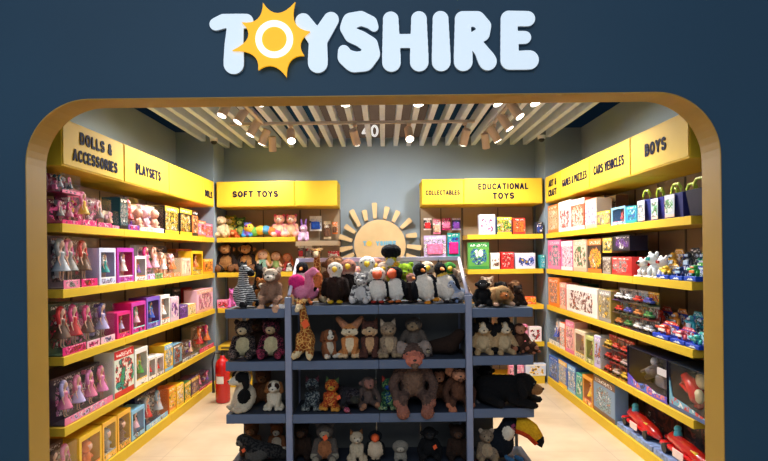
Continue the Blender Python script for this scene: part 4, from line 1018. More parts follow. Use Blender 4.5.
# --- third tier
put('cat', 'cat', 'seqcat', 312, 375, D2, 4.14, 'grey-green sequinned cat soft toy on the third tier', group=T2G)
put('dragon', 'cat', 'seqred', 329, 376, D2, 4.13, 'red and orange sequinned soft toy with paper tag', roll=.1, group=T2G, tagc=1, tagpos=(.22, -.32, .45))
put('chameleon', 'lying', 'seqdark', 347, 386, D2, 4.14, 'dark sequinned lying soft toy with pink feet', yaw=.5, group=T2G)
put('elephant', 'monkey', 'elephant', 366, 376, D2, 4.15, 'grey-brown soft toy between the dark and the green sequinned ones', yaw=.3, group=T2G)
put('peacock', 'cat', 'seqgreen', 388, 375, D2, 4.14, 'green and blue sequinned soft toy left of the big monkey', group=T2G)
put('baboon', 'baboon', 'baboon', 411, 340, .43, 4.15, 'big grey-brown monkey soft toy with open pink mouth and hanging feet', group=T2G, yaw=.05)
put('monkey', 'monkey', 'monkey', 437, 368, D2, 4.27, 'brown monkey soft toy just right of the big open-mouthed monkey', group=T2G)
put('monkey', 'baboon', 'monkey', 457, 362, .43, 4.16, 'brown monkey soft toy with pink face beside the right display post', group=T2G)
# --- bottom tier
put('raccoon', 'bear', 'koala', 323, 421, D3, 4.15, 'grey koala soft toy with rusty chest and orange tag', group=T3G, tagc=1, tagpos=(.05, -.47, .72))
put('cat', 'cat', 'calicocat', 355, 428, D3, 4.15, 'cream and brown cat soft toy between koala and orca', group=T3G, yaw=.2)
put('orca', 'puffin', 'orca', 373, 430, D3, 4.13, 'black soft toy bird with cream belly beside the cream cat', group=T3G)
put('seal', 'round', 'greyseal', 398, 440, D3, 4.13, 'pale grey round-headed soft toy in the middle of the bottom tier', group=T3G)
put('black_cat', 'gorilla', 'gorilla', 427, 426, D3, 4.16, 'black gorilla soft toy with orange tag on the bottom tier', group=T3G, tagc=1, tagpos=(.13, -.52, .52))
put('bear', 'bear', 'dark', 455, 423, D3, 4.17, 'dark brown bear soft toy at the right end of the bottom tier', group=T3G)
put('bear', 'bear', 'dark', 299, 422, D3, 4.22, 'dark brown bear soft toy at the left end of the bottom tier', group=T3G)
# --- right rack
G = 'soft toys on the right rack'
put('gorilla', 'gorilla', 'gorilla', 482, 279, 1.22, 4.15, 'black gorilla soft toy on top of the right rack', group=G)
put('hyena', 'lying', 'hyena', 499, 285, 1.22, 4.14, 'tan lying soft toy with rusty snout on top of the right rack', yaw=.15, group=G)
put('bear', 'bear', 'dark', 517, 285, 1.22, 4.16, 'dark brown soft toy at the right end of the top rack shelf', yaw=.4, group=G)
put('panda', 'panda', 'gorilla', 500, 281, 1.22, 4.36, 'small black soft toy behind the tan lying one', group=G)
put('tiger', 'lyingbear', 'tiger', 502, 275, 1.22, 4.36, 'striped orange tiger soft toy at the back of the right rack', group=G, dz=.0) if 0 else None
put('monkey', 'monkey', 'brown', 514, 280, 1.22, 4.36, 'brown curly soft toy behind the dark brown one on the right rack', group=G)
put('lamb', 'bear', 'lamb', 487, 276, 1.22, 4.37, 'pale fluffy soft toy behind the black gorilla on the right rack', group=G)
put('dog', 'calico', 'calico', 481, 316, .80, 4.15, 'cream and black patched dog soft toy next to the right display post', group=G)
put('dog', 'calico', 'calico', 502, 316, .80, 4.15, 'cream and black patched dog soft toy nearer the monkey', yaw=.15, group=G) 
put('monkey', 'monkey', 'monkey', 518, 323, .875, 4.16, 'brown monkey soft toy on the second right rack shelf', group=G)
put('orangutan', 'lyingbear', 'monkey', 529, 340, .875, 4.10, 'small brown soft toy at the outer end of the second right rack shelf', yaw=.7, group=G)
put('bear', 'gorilla', 'gorilla', 484, 364, .495, 4.33, 'black bear soft toy with orange tag next to the right post', group=G, tagc=1, tagpos=(.2, -.5, .25))
put('gorilla', 'lying', 'ape', 512, 372, .495, 4.10, 'big black ape soft toy leaning out to the right of the rack', yaw=1.15, group=G)
put('toucan', 'toucan', 'toucan', 500, 416, .085, 4.13, 'black toucan soft toy with huge yellow and orange beak', group=G)
put('hedgehog', 'bear', 'cat', 484, 428, .085, 4.12, 'pale hedgehog soft toy left of the toucan', group=G) 

# --- soft toys on the back wall shelves
G = 'soft toys on the back wall shelves'
B = 7.02
for px, sp, pal, top, Y, nm, lab in [
    (222, 'ape', 'cream', 216, 7.0, 'bear', 'cream soft toy at the left end of the upper back shelf'),
    (231, 'bear', 'yellow', 215, 7.13, 'dinosaur', 'yellow-green soft toy second on the upper back shelf'),
    (241, 'bear', 'green', 217, 7.12, 'dinosaur', 'green and brown soft toy behind the purple one on the upper back shelf'),
    (234, 'lyingcat', 'orange', 229, 6.98, 'crab', 'orange low soft toy in front of the yellow one on the upper back shelf'),
    (248, 'bear', 'purple', 222, 6.99, 'unicorn', 'purple and blue soft toy on the upper back shelf'),
    (264, 'caterpillar', 'rainbow', 223, 7.0, 'caterpillar', 'rainbow caterpillar soft toy on the upper back shelf'),
    (280, 'bear', 'pinkbear', 214, 7.02, 'bear', 'pink and peach bear soft toy right of the rainbow caterpillar'),
    (292, 'bear', 'pinkbear', 214, 7.04, 'bear', 'second pink and peach bear soft toy, next to the lilac unicorn'),
    (304, 'bunny', 'lilac', 219, 7.0, 'unicorn', 'lilac soft toy at the right end of the upper back shelf')]:
    put(nm, sp, pal, px, top, DECK[0]if px < 300 else 1.79, Y, lab, group=G)
for px, sp, pal, top, Y, nm, lab in [
    (227, 'ape', 'chimp', 243, 7.0, 'chimp', 'dark ape soft toy with tan belly at the left of the second back shelf'),
    (247, 'ape', 'chimp', 243, 7.04, 'chimp', 'dark ape soft toy with tan belly next to the rag dolls'),
    (263, 'doll', 'doll', 249, 7.0, 'doll', 'blonde rag doll in pale green dress on the second back shelf'),
    (276, 'doll', 'dollb', 251, 7.03, 'doll', 'brown-haired rag doll next to the blonde one'),
    (287, 'doll', 'dollr', 253, 7.06, 'doll', 'red-haired rag doll on the second back shelf')]:
    put(nm, sp, pal, px, top, DECK[1], Y, lab, group=G)
put('dog', 'panda', 'panda', 289, 263, DECK[1], 6.9, 'white dog soft toy with a black eye patch on the second back shelf', group=G)

# ------------------------------------------------------------------ boxed toys
def doll_meshes():
    ps = [E((0, 0, .86), (.085, .08, .1)), C_((0, 0, .78), (0, 0, .70), .03, .03), E((0, 0, .60), (.085, .055, .11)), E((0, 0, .47), (.09, .06, .07))]
    ps += mir(C_((.09, 0, .67), (.16, -.03, .5), .03, .025), C_((.16, -.03, .5), (.17, -.09, .36), .024, .02), C_((.045, 0, .44), (.055, 0, .22), .045, .035), C_((.055, 0, .22), (.055, 0, .03), .033, .022), E((.055, -.03, .015), (.025, .05, .018)))
    me, lo, hi = make_body(ps, .022, 0)
    mb = MB(); mb.ell((0, .035, .89), (.115, .085, .11), 0, None, 2)
    for s in (-1, 1): mb.tube([(s*.08, .03, .9), (s*.12, .03, .78), (s*.13, .0, .62), (s*.11, .0, .5)], [.05, .055, .05, .02], 8)
    hair = mb.mesh('hair')
    mb = MB(); mb.lathe([(.065, .0), (.078, -.05), (.06, -.14), (.12, -.26), (.19, -.42), (.2, -.45), (.02, -.45)], (0, 0, .68), 14); dress = mb.mesh('dress')
    mb = MB(); mb.lathe([(.12, 0), (.16, .12), (.17, .3), (.12, .42), (.05, .46)], n=14); mb.ell((0, 0, .64), (.24, .2, .24), 0, None, 2)
    mb.tube([(.15, 0, .36), (.27, -.08, .22)], [.06, .05], 8); mb.tube([(-.15, 0, .36), (-.27, -.08, .22)], [.06, .05], 8)
    for s in (-1, 1): mb.tube([(s*.08, -.03, .05), (s*.13, -.2, .03)], [.07, .06], 8)
    baby = mb.mesh('baby')
    return me, hair, dress, baby
DOLL, HAIR, DRESS, BABY = doll_meshes()
for me_ in (DOLL, HAIR, DRESS, BABY): me_.materials.append(None)
SKIN = plain((236, 186, 158), .5)
def om(o, m): o.material_slots[0].link = 'OBJECT'; o.material_slots[0].material = m; return o
def add_doll(root, x, y, z, h, hair, dress, baby=False):
    if baby:
        d = om(link('baby_doll', BABY, root, (x, y, z)), plain(dress, .55)); d.scale = (h/.9,)*3
        fc = MB(); fc.ell((0, -.1, .64), (.17, .13, .17), 0, None, 1); fc.build('face', SKIN, d)
        return
    d = om(link('doll', DOLL, root, (x, y, z)), SKIN); d.scale = (h,)*3
    om(link('hair', HAIR, d), plain(hair, .6)); om(link('dress', DRESS, d), plain(dress, .5))

def pack(kind, w, h, d, c, seed, root):
    """front at y = 0, x across, z up; c = list of colours"""
    c = [tuple(q) if not isinstance(q, tuple) else q for q in c]
    bg, a, b, e = (c+c+c+c)[:4]
    body = plain(bg, .5, var=.03, spec=.3)
    if kind == 'carton':
        mb = MB(); mb.box(-w/2, w/2, .0012, d, 0, h, 0, .003); mb.build('carton', body, root)
        mb = MB(); mb.box(-w/2+.002, w/2-.002, -.0008, .001, .002, h-.002); mb.build('printed_front', art(bg, a, b, e, a, a, seed), root)
    elif kind in ('window', 'windowbaby'):
        t = max(.012, w*.1); hb = h*.2
        mb = MB(); mb.box(-w/2, w/2, d-.003, d, 0, h); mb.box(-w/2, -w/2+.003, .004, d-.003, 0, h); mb.box(w/2-.003, w/2, .004, d-.003, 0, h); mb.box(-w/2, w/2, .004, d-.003, h-.003, h); mb.box(-w/2, w/2, .004, d-.003, 0, .003)
        mb.build('carton', body, root)
        mb = MB(); mb.box(-w/2, -w/2+t, 0, .0035, 0, h); mb.box(w/2-t*.8, w/2, 0, .0035, 0, h); mb.box(-w/2+t, w/2-t*.8, 0, .0035, h-hb*.6, h)
        mb.build('front_frame', plain(a, .35), root)
        mb = MB(); mb.box(-w/2+t, w/2-t*.8, 0, .0035, 0, hb); mb.build('front_print', art(a, b, e, bg, a, b, seed), root)
        yc = min(d-.008, .085)
        mb = MB(); mb.box(-w/2+.004, w/2-.004, yc, yc+.004, .004, h-.004); mb.build('inner_card', plain(tuple(int(q_*.55+110) for q_ in e), .6, var=.3, scale=20), root)
        hh = (h-hb*1.6)
        if kind == 'window': add_doll(root, w*.06, .034, hb*.8, hh*1.05, b, c[-1])
        else: add_doll(root, w*.04, .045, hb*.8, min(hh*.95, w*1.3), b, b, True)
        mb = MB(); mb.box(-w/2+t, w/2-t*.8, .0008, .0016, hb, h-hb*.6); mb.build('window_film', film(), root)
    elif kind in ('clear', 'clearbaby', 'clear2', 'clear4'):
        yc = min(d*.6, .1)
        mb = MB(); mb.box(-w/2, w/2, yc, d, 0, h); mb.box(-w/2+.001, w/2-.001, .003, yc, 0, .006)
        mb.build('backing_card', art(bg, bg, bg, tuple(int(q_*.6) for q_ in bg), tuple(int((q_+p_)/2) for q_, p_ in zip(a, e)), bg, seed, 22), root)
        mb = MB(); mb.box(-w/2+.001, w/2-.001, 0, .003, 0, h*.16); mb.build('front_print', art(a, a, b, e, a, a, seed, 40), root)
        n = {'clear': 1, 'clearbaby': 1, 'clear2': 2, 'clear4': 4}[kind]
        cols = [b, e, a, c[-1]]
        for i in range(n):
            x = -w/2+w*(i+.5)/n
            if kind == 'clearbaby': add_doll(root, x, .05, h*.17, h*.72, b, cols[i % 4], True)
            else: add_doll(root, x, .045, h*.14, h*.82, cols[(i+1) % 4], cols[i % 4])
        rg = random.Random(seed); mb = MB(); pal_ = [plain(q_, .4) for q_ in (a, b, e, (236, 230, 226))]
        for i in range(5+3*n):
            x, z_ = rg.uniform(-w*.44, w*.44), rg.uniform(h*.2, h*.92); r1 = rg.uniform(.006, .014)
            if rg.random() < .5: mb.box(x-r1, x+r1, yc-.03, yc-.002, z_-r1, z_+r1*1.4, rg.randrange(4), .003)
            else: mb.ell((x, yc-.016, z_), (r1, .012, r1*1.5), rg.randrange(4), None, 1)
        mb.build('accessories', pal_, root)
        mb = MB(); mb.box(-w/2, w/2, 0.0032, .004, h*.16, h); mb.box(-w/2, -w/2+.0008, .004, yc-.001, .006, h); mb.box(w/2-.0008, w/2, .004, yc-.001, .006, h); mb.box(-w/2+.001, w/2-.001, .004, yc-.001, h-.0008, h)
        mb.build('clear_cover', film(), root)
    elif kind == 'openpack':
        mb = MB(); mb.box(-w/2, w/2, 0, d*.8, 0, h*.26, 0, .003); mb.build('tray', body, root)
        mb = MB(); mb.prism([(-w/2, 0), (w/2, 0), (w/2*.96, h*.8), (w/2*.6, h), (-w/2*.6, h), (-w/2*.96, h*.8)], d*.82, d*.86); mb.build('backing_card', art(bg, a, (205, 220, 240), a, (225, 232, 240), bg, seed, 30), root)
        mb = MB(); mb.tube([(-w*.22, d*.4, h*.26), (-w*.14, d*.4, h*.52)], [.011, .014], 8); mb.tube([(w*.22, d*.35, h*.26), (w*.14, d*.4, h*.52)], [.011, .014], 8)
        mb.ell((0, d*.4, h*.56), (w*.27, d*.24, h*.14)); mb.ell((w*.04, d*.3, h*.76), (w*.19, d*.2, h*.12)); mb.tube([(w*.2, d*.4, h*.56), (w*.42, d*.2, h*.4)], [.013, .01], 8); mb.tube([(-w*.2, d*.4, h*.56), (-w*.42, d*.2, h*.66)], [.013, .01], 8)
        mb.build('toy_figure', plain(a, .35), root)
        mb = MB(); mb.box(-w*.2, w*.2, d*.1, d*.18, h*.44, h*.6, 0, .006); mb.build('chest_plate', plain(b, .35), root)
        mb = MB(); mb.box(-w*.08, w*.2, d*.06, d*.14, h*.72, h*.8, 0, .004); mb.build('visor', plain(b, .35), root)
        mb = MB(); mb.prism([(-w*.25, h*.06), (w*.28, h*.06), (w*.1, h*.2), (w*.02, h*.12), (-w*.06, h*.18)], -.002, -.0003); mb.build('printed_emblem', plain((226, 232, 240), .4), root)
    elif kind == 'robot':
        mb = MB(); mb.ell((0, d*.5, h*.38), (w*.3, d*.38, h*.2)); mb.ell((0, d*.3, h*.72), (w*.3, d*.28, h*.22))
        for sx in (-1, 1):
            for sy in (.25, .75): mb.tube([(sx*w*.24, d*sy, h*.36), (sx*w*.3, d*sy, .012)], [.014, .017], 8)
            mb.tube([(sx*w*.24, d*.35, h*.82), (sx*w*.38, d*.35, h*.98)], [.016, .012], 8)
        mb.build('body', plain(a, .3), root)
        mb = MB(); mb.box(-w*.17, w*.17, d*.0, d*.1, h*.66, h*.8, 0, .004); mb.build('visor', plain(b, .2), root)
        mb = MB(); mb.box(-w*.45, w*.45, 0, d, 0, .01, 0, .002); mb.build('base_card', body, root)
    elif kind == 'bucket':
        mb = MB(); n = 4
        wb = w*.42
        for z0, z1, s0, s1 in ((0, h*.7, .82, 1.0),):
            vs = [(-w/2*s0, d*.1, 0), (w/2*s0, d*.1, 0), (w/2*s0, d*.9, 0), (-w/2*s0, d*.9, 0), (-w/2, 0, z1), (w/2, 0, z1), (w/2, d, z1), (-w/2, d, z1)]
            mb.add(vs, [(0, 3, 2, 1), (0, 1, 5, 4), (1, 2, 6, 5), (2, 3, 7, 6), (3, 0, 4, 7), (4, 5, 6, 7)])
        mb.build('bag', body, root)
        for y in (d*.12, d*.88):
            mb = MB(); mb.tube([(-w*.25, y, h*.66), (-w*.27, y, h*.84), (-w*.14, y, h*.97), (w*.14, y, h*.97), (w*.27, y, h*.84), (w*.25, y, h*.66)], .0105, 8); mb.build('handle', plain(a, .4), root)
        if b != bg:
            mb = MB(); mb.prism([(-w*.46, h*.03), (w*.1, h*.03), (w*.12, h*.68), (-w*.49, h*.68)], -.012, -.009); mb.build('printed_card', art(b, (220, 220, 230), e, (240, 230, 220), (80, 170, 90), (240, 200, 180), seed), root)
    elif kind == 'carpack':
        mb = MB(); mb.box(-w/2, w/2, d*.6, d*.62, 0, h); mb.box(-w/2, w/2, 0.002, d*.6, 0, .004); mb.build('backing_card', art(bg, a, b, e, a, bg, seed, 34), root)
        mb = MB(); mb.box(-w*.4, w*.4, d*.12, d*.45, h*.2, h*.42, 0, .008); mb.box(-w*.2, w*.22, d*.15, d*.42, h*.42, h*.62, 0, .01); mb.build('toy_car', plain(b, .15, coat=.6), root)
        for sx in (-.25, .25):
            mb = MB(); mb.cyl((sx*w, d*.06, h*.2), (sx*w, d*.5, h*.2), h*.13, n=12); mb.build('wheel', BLACK, root)
        mb = MB(); mb.box(-w*.48, w*.48, .0, .0008, .005, h*.8); mb.build('clear_cover', film(), root)
    elif kind == 'gunship':
        # big display box: dark shell with a toy held in it
        mb = MB(); mb.box(-w/2, w/2, d-.004, d, 0, h); mb.box(-w/2, w/2, .01, d-.004, 0, .01); mb.box(-w/2, w/2, .0, d-.004, h-.006, h); mb.box(-w/2, -w/2+.006, .0, d-.004, .01, h-.006); mb.box(w/2-.006, w/2, .0, d-.004, .01, h-.006)
        mb.build('carton', body, root)
        mb = MB(); mb.prism([(-w/2, 0), (w/2, 0), (w/2, h*.16), (w*.25, h*.13), (0, h*.22), (-w*.25, h*.15), (-w/2, h*.3)], 0, .006); mb.build('front_print', art(a, a, (120, 90, 190), (70, 120, 210), (230, 120, 90), a, seed, 18), root)
        mb = MB(); mb.tube([(-w*.3, d*.5, h*.25), (-w*.05, d*.45, h*.5), (w*.05, d*.45, h*.7)], [.02, .04, .03], 12); mb.tube([(-w*.3, d*.3, h*.4), (w*.1, d*.3, h*.72)], [.012, .018], 10)
        mb.box(w*.05, w*.32, d*.25, d*.6, h*.2, h*.52, 0, .02); mb.ell((-w*.1, d*.4, h*.5), (.05, .05, .04)); mb.build('toy_blaster', plain(b, .3), root)
        mb = MB(); mb.ell((0, d*.35, h*.78), (.03, .03, .035)); mb.box(w*.18, w*.4, d*.15, d*.2, h*.55, h*.72, 0, .004); mb.build('toy_trim', plain(e, .35), root)
        mb = MB(); mb.box(-w/2+.007, w/2-.007, .0065, .0075, .012, h-.008); mb.build('window_film', film(), root)
    elif kind == 'heli':
        mb = MB(); mb.box(-w/2, w/2, d-.004, d, 0, h); mb.box(-w/2, w/2, .01, d-.004, 0, .01); mb.box(-w/2, w/2, .0, d-.004, h-.006, h); mb.box(-w/2, -w/2+.006, .0, d-.004, .01, h-.006)
        mb.build('carton', body, root)
        mb = MB(); mb.box(w/2-.006, w/2, .0, d-.004, .01, h-.006); mb.build('side_panel', plain((24, 60, 110), .4), root)
        mb = MB(); mb.prism([(-w/2, 0), (w/2, 0), (w/2, h*.1), (0, h*.2), (-w*.4, h*.25), (-w/2, h*.7), (-w/2, 0)], 0, .005); mb.build('front_print', art((110, 170, 190), a, (230, 220, 140), (200, 60, 50), (110, 170, 190), (60, 90, 140), seed, 18), root)
        mb = MB(); mb.tube([(-w*.3, .07, h*.74), (-w*.12, .07, h*.6), (w*.05, .07, h*.36), (w*.08, .07, h*.26)], [.03, .045, .055, .03], 12); mb.tube([(-w*.3, .06, h*.72), (-w*.38, .06, h*.52), (-w*.2, .06, h*.44), (-w*.1, .06, h*.5)], [.022, .018, .018, .02], 10); mb.box(-w*.02, w*.1, .05, .1, h*.14, h*.3, 0, .012); mb.build('red_toy', plain(b, .25, coat=.5), root)
        mb = MB(); mb.ell((w*.1, .06, h*.42), (.045, .03, .05)); mb.ell((w*.06, .09, h*.74), (.06, .03, .06)); mb.build('toy_wheel', plain(e, .35), root)
        mb = MB(); mb.box(-w/2+.007, w/2-.007, .0055, .0065, .012, h-.008); mb.build('window_film', film(), root)
    elif kind == 'racecar':
        mb = MB(); mb.box(-w/2, w/2, .0, d, 0, h*.14, 0, .003); mb.build('tray', plain((120, 140, 180), .4, var=.5, scale=22), root)
        mb = MB(); mb.box(-w/2, w/2, d-.006, d, h*.14, h); mb.build('backing_card', art(bg, bg, (90, 70, 50), (50, 40, 40), (120, 60, 50), bg, seed, 10), root)
        mb = MB(); mb.tube([(-w*.44, d*.35, h*.42), (-w*.3, d*.35, h*.5), (0, d*.35, h*.44), (w*.3, d*.35, h*.36), (w*.46, d*.35, h*.3)], [.02, .045, .05, .045, .015], 14)
        mb.box(-w*.45, w*.3, d*.1, d*.6, h*.26, h*.36, 0, .01); mb.build('toy_car', plain((196, 24, 26), .2, coat=.6), root)
        for sx in (-.32, .25):
            mb = MB(); mb.cyl((sx*w, d*.06, h*.26), (sx*w, d*.66, h*.26), h*.11, n=16); mb.build('wheel', BLACK, root)
        mb = MB(); mb.ell((-w*.22, d*.35, h*.6), (.03, .03, .05)); mb.ell((-w*.22, d*.35, h*.74), .026); mb.build('toy_driver', plain((70, 170, 190), .4), root)
        mb = MB(); mb.box(-w*.12, w*.08, d*.02, d*.04, h*.24, h*.42, 0, .003); mb.build('sticker', plain((230, 200, 190), .4), root)
        mb = MB(); mb.box(-w*.05, w*.2, d*.2, d*.3, h*.46, h*.52, 0, .004); mb.build('yellow_trim', plain((236, 196, 60), .35), root)

NM = {'carton': 'toy_carton', 'window': 'window_box', 'windowbaby': 'window_box', 'clear': 'doll_package', 'clear2': 'doll_package', 'clear4': 'doll_package', 'clearbaby': 'baby_doll_package', 'openpack': 'open_front_package',
      'robot': 'robot_dog_toy', 'bucket': 'toy_bucket_bag', 'carpack': 'toy_car_package', 'gunship': 'blaster_display_box', 'heli': 'red_toy_display_box', 'racecar': 'racing_car_playset'}
SHN = ['top', 'second', 'third', 'fourth', 'bottom']
_seed = [1]
def boxed(kind, x0, x1, h, deck, front, yaw, d, cols, label, group, setb=.018, z=None):
    """x0,x1 along the wall"""
    w = abs(x1-x0)-.008; mid = (x0+x1)/2
    zz = (deck if z is None else z)+.001
    loc = (front-setb, mid, zz) if yaw > 0 else ((front+setb, mid, zz) if yaw < 0 else (mid, front+setb, zz))
    root = empty(NM[kind], loc, yaw); tag(root, label, 'toy', group)
    _seed[0] += 1
    pack(kind, w, h, d, cols, _seed[0], root)
    return root
def wallrow(side, tier, items, d0=.15):
    X = XL if side == 'left' else XR; yaw = PI/2 if side == 'left' else -PI/2
    deck = DECK[tier]
    grp = 'boxed toys on the %s shelf of the %s wall' % (SHN[tier], side)
    for it in items:
        a, b, top, kind, cols, desc = it[:6]
        kw = it[6] if len(it) > 6 else {}
        setb = kw.get('setb', .018); dz = kw.get('dz', 0)
        XF = X-setb if side == 'left' else X+setb
        pm = (a+b)/2; ym = top+12
        Y0, Y1 = Yat(a, ym, XF), Yat(b, ym, XF)
        Ym = Yat(pm, top, XF)
        h = P(pm, top, Ym)[2]-deck-dz
        lim = 6.82
        Y0, Y1 = min(Y0, lim), min(Y1, lim)
        if h < .03: print('LOW', desc, h)
        lab = '%s, %s %s-wall shelf' % (desc, SHN[tier], side)
        boxed(kind, Y0, Y1, max(h, .05), deck, X, yaw, kw.get('d', d0), cols, lab, grp, setb=setb, z=deck+dz)

MAG, PNK, HOT, LPK, TEA, LIL, PUR, ORG, YL2, WHT, CRM, GRY, DKG, NVY, LBL, BLU, GRN, RD, BRN, BK, DTE, SIL, PCH = (
 (120, 14, 52), (232, 120, 160), (222, 36, 120), (244, 190, 206), (40, 160, 150), (196, 180, 226), (120, 60, 160), (234, 120, 40), (240, 190, 40), (240, 236, 230), (232, 212, 176), (150, 146, 142), (50, 60, 54), (24, 30, 74),
 (130, 186, 222), (36, 80, 180), (60, 140, 70), (206, 40, 40), (110, 72, 48), (20, 20, 24), (24, 80, 92), (186, 190, 196), (240, 180, 150))
wallrow('left', 0, [
 (62, 81, 200, 'clear2', [MAG, HOT, GRY, PNK], 'magenta doll package with pink base, lower of two stacked', {'d': .3}),
 (62, 81, 175, 'clear2', [MAG, PNK, SIL, DTE], 'magenta doll package on top of another', {'d': .3, 'dz': .205}),
 (82, 97, 190, 'clear', [(190, 90, 110), HOT, YL2, PNK], 'pink package with a yellow-dressed doll', {'d': .2}),
 (98, 112, 199, 'clear', [(150, 110, 120), HOT, GRY, LPK], 'clear package with grey figure over hot pink base', {'d': .2}),
 (112, 119.5, 211, 'clear', [CRM, PNK, PCH, LPK], 'small cream and pink package', {'d': .12}),
 (120, 128, 198, 'carton', [DTE, BK, TEA, GRY], 'dark teal narrow box'),
 (128, 139.5, 198, 'clear', [(90, 60, 110), PUR, RD, HOT], 'purple package holding a red-dressed doll'),
 (140, 147, 205, 'clearbaby', [CRM, CRM, PCH, WHT], 'pale package with baby doll next to the red-dressed doll'),
 (147, 155, 205, 'clearbaby', [(210, 180, 190), CRM, LPK, PCH], 'pale pink baby doll package, middle one'),
 (155, 164, 206, 'clearbaby', [CRM, LIL, PCH, LPK], 'cream baby doll package beside the black-and-yellow box'),
 (165, 179, 207, 'carton', [BK, YL2, YL2, BK], 'black-and-yellow toy box, the nearer one'),
 (180, 192, 209, 'carton', [BK, YL2, ORG, BK], 'black-and-yellow toy box with orange picture'),
 (192, 198, 211, 'carton', [ORG, BK, YL2, PCH], 'narrow orange box'),
 (198, 206, 221, 'carton', [PNK, ORG, YL2, RD], 'low pink and orange box'),
 (206, 213, 224, 'carton', [RD, PNK, YL2, ORG], 'low red box in the corner')])
wallrow('left', 1, [
 (63, 80, 236, 'clear2', [(110, 90, 92), PNK, SIL, GRY], 'big clear package of silver-grey dolls', {'d': .3}),
 (81, 97.5, 238, 'clear', [(130, 110, 84), HOT, BRN, RD], 'clear package with red-dressed doll', {'d': .22}),
 (99, 116, 248, 'window', [LIL, (206, 210, 236), WHT, BRN, TEA], 'lilac window box with teal-skirted doll', {'d': .16}),
 (117, 134, 248, 'window', [HOT, (180, 60, 170), (220, 200, 220), BRN, WHT], 'magenta and purple window box with a doll', {'d': .16}),
 (135, 146.5, 256, 'window', [WHT, WHT, ORG, BRN, PUR], 'white window box with orange-haired doll'),
 (147, 155, 245, 'clear', [SIL, LIL, PNK, HOT], 'tall clear package of pink dolls, nearer one'),
 (155, 163, 245, 'clear', [SIL, GRN, LPK, PCH], 'tall clear package of pale dolls, farther one'),
 (163.5, 172, 252, 'clear', [PCH, ORG, WHT, PCH], 'peach clear package'),
 (172.5, 181, 253, 'clear', [CRM, ORG, ORG, LPK], 'cream and orange clear package'),
 (182, 191, 258, 'carton', [CRM, PCH, GRY, PCH], 'beige carton with grey picture'),
 (191.5, 203, 251, 'window', [YL2, YL2, BRN, YL2, ORG], 'yellow window box'),
 (203.5, 213, 259, 'carton', [ORG, YL2, BRN, ORG], 'orange carton in the corner'),
 (152, 166, 246, 'carton', [NVY, NVY, GRY, NVY], 'dark blue box at the back row', {'setb': .25, 'd': .1}),
 (176, 192, 249, 'carton', [ORG, ORG, BRN, ORG], 'brown and orange box at the back row', {'setb': .25, 'd': .1})])
wallrow('left', 2, [
 (62, 86, 303, 'clear2', [(74, 92, 60), HOT, BRN, RD], 'green-backed clear package with red base', {'d': .3}),
 (86.5, 100, 303, 'clear', [(100, 110, 70), LPK, BRN, HOT], 'clear package with doll in pink dress', {'d': .24}),
 (100.5, 115, 301, 'clear', [(120, 110, 80), LPK, LIL, (70, 60, 130)], 'clear package with doll in dark purple dress', {'d': .24}),
 (117, 131, 312, 'window', [HOT, HOT, (220, 60, 50), (40, 30, 60), LIL], 'magenta window box with red-haired doll', {'d': .16}),
 (131.5, 146, 302, 'window', [HOT, (200, 60, 160), (120, 210, 200), (50, 40, 80), LPK], 'magenta window box with mint-haired doll', {'d': .16}),
 (146.5, 160, 297, 'window', [PUR, (120, 90, 190), (40, 160, 200), (90, 40, 90), BLU], 'purple window box with blue-haired doll', {'d': .16}),
 (160.5, 170, 295, 'window', [WHT, WHT, ORG, BK, WHT], 'white window box with orange toy'),
 (170.5, 179, 297, 'carton', [(210, 190, 200), LPK, BRN, PUR], 'pale carton beside the white window box'),
 (180, 188, 305, 'carton', [(90, 60, 110), PUR, LIL, PUR], 'purple carton'),
 (188, 196, 304, 'carton', [CRM, YL2, YL2, CRM], 'cream yellow carton'),
 (197, 213, 289, 'carton', [LPK, PCH, BRN, PNK], 'large pale pink doll carton in the corner'),
 (172, 181, 288, 'carton', [DKG, BK, ORG, DKG], 'dark green carton at the back row', {'setb': .26, 'd': .1}),
 (183, 192, 288, 'carton', [RD, RD, BRN, RD], 'red carton at the back row', {'setb': .26, 'd': .1})])
wallrow('left', 3, [
 (64, 113, 371, 'clear4', [(60, 44, 56), PNK, PNK, LIL, (232, 130, 190)], 'very wide clear package with four pink dolls', {'d': .32}),
 (114, 134, 349, 'carton', [(224, 232, 214), RD, GRN, TEA], 'white carton with green picture and red strip', {'d': .16}),
 (135, 148, 348, 'window', [WHT, WHT, YL2, (40, 60, 36), (80, 150, 60)], 'white window box with dark green inside', {'d': .16}),
 (148.5, 156, 357, 'window', [WHT, WHT, BRN, CRM, RD], 'small white window box, nearer of two', {'d': .12}),
 (156.5, 164, 355, 'window', [WHT, (236, 226, 220), BRN, CRM, RD], 'small white window box, farther of two', {'d': .12}),
 (164.5, 173, 344, 'carton', [YL2, LBL, BLU, YL2], 'yellow and blue carton'),
 (173.5, 182, 344, 'carton', [(110, 150, 170), BRN, YL2, RD], 'grey-blue carton with warm picture'),
 (182.5, 190, 343, 'clear', [(110, 100, 90), SIL, BRN, BK], 'grey clear package with dark doll'),
 (190.5, 198, 341, 'clear', [(150, 120, 110), SIL, PCH, PUR], 'rose grey clear package'),
 (199.5, 214, 325, 'clear2', [(130, 120, 90), HOT, RD, ORG], 'tall clear package with red flowers in the corner', {'d': .2})])
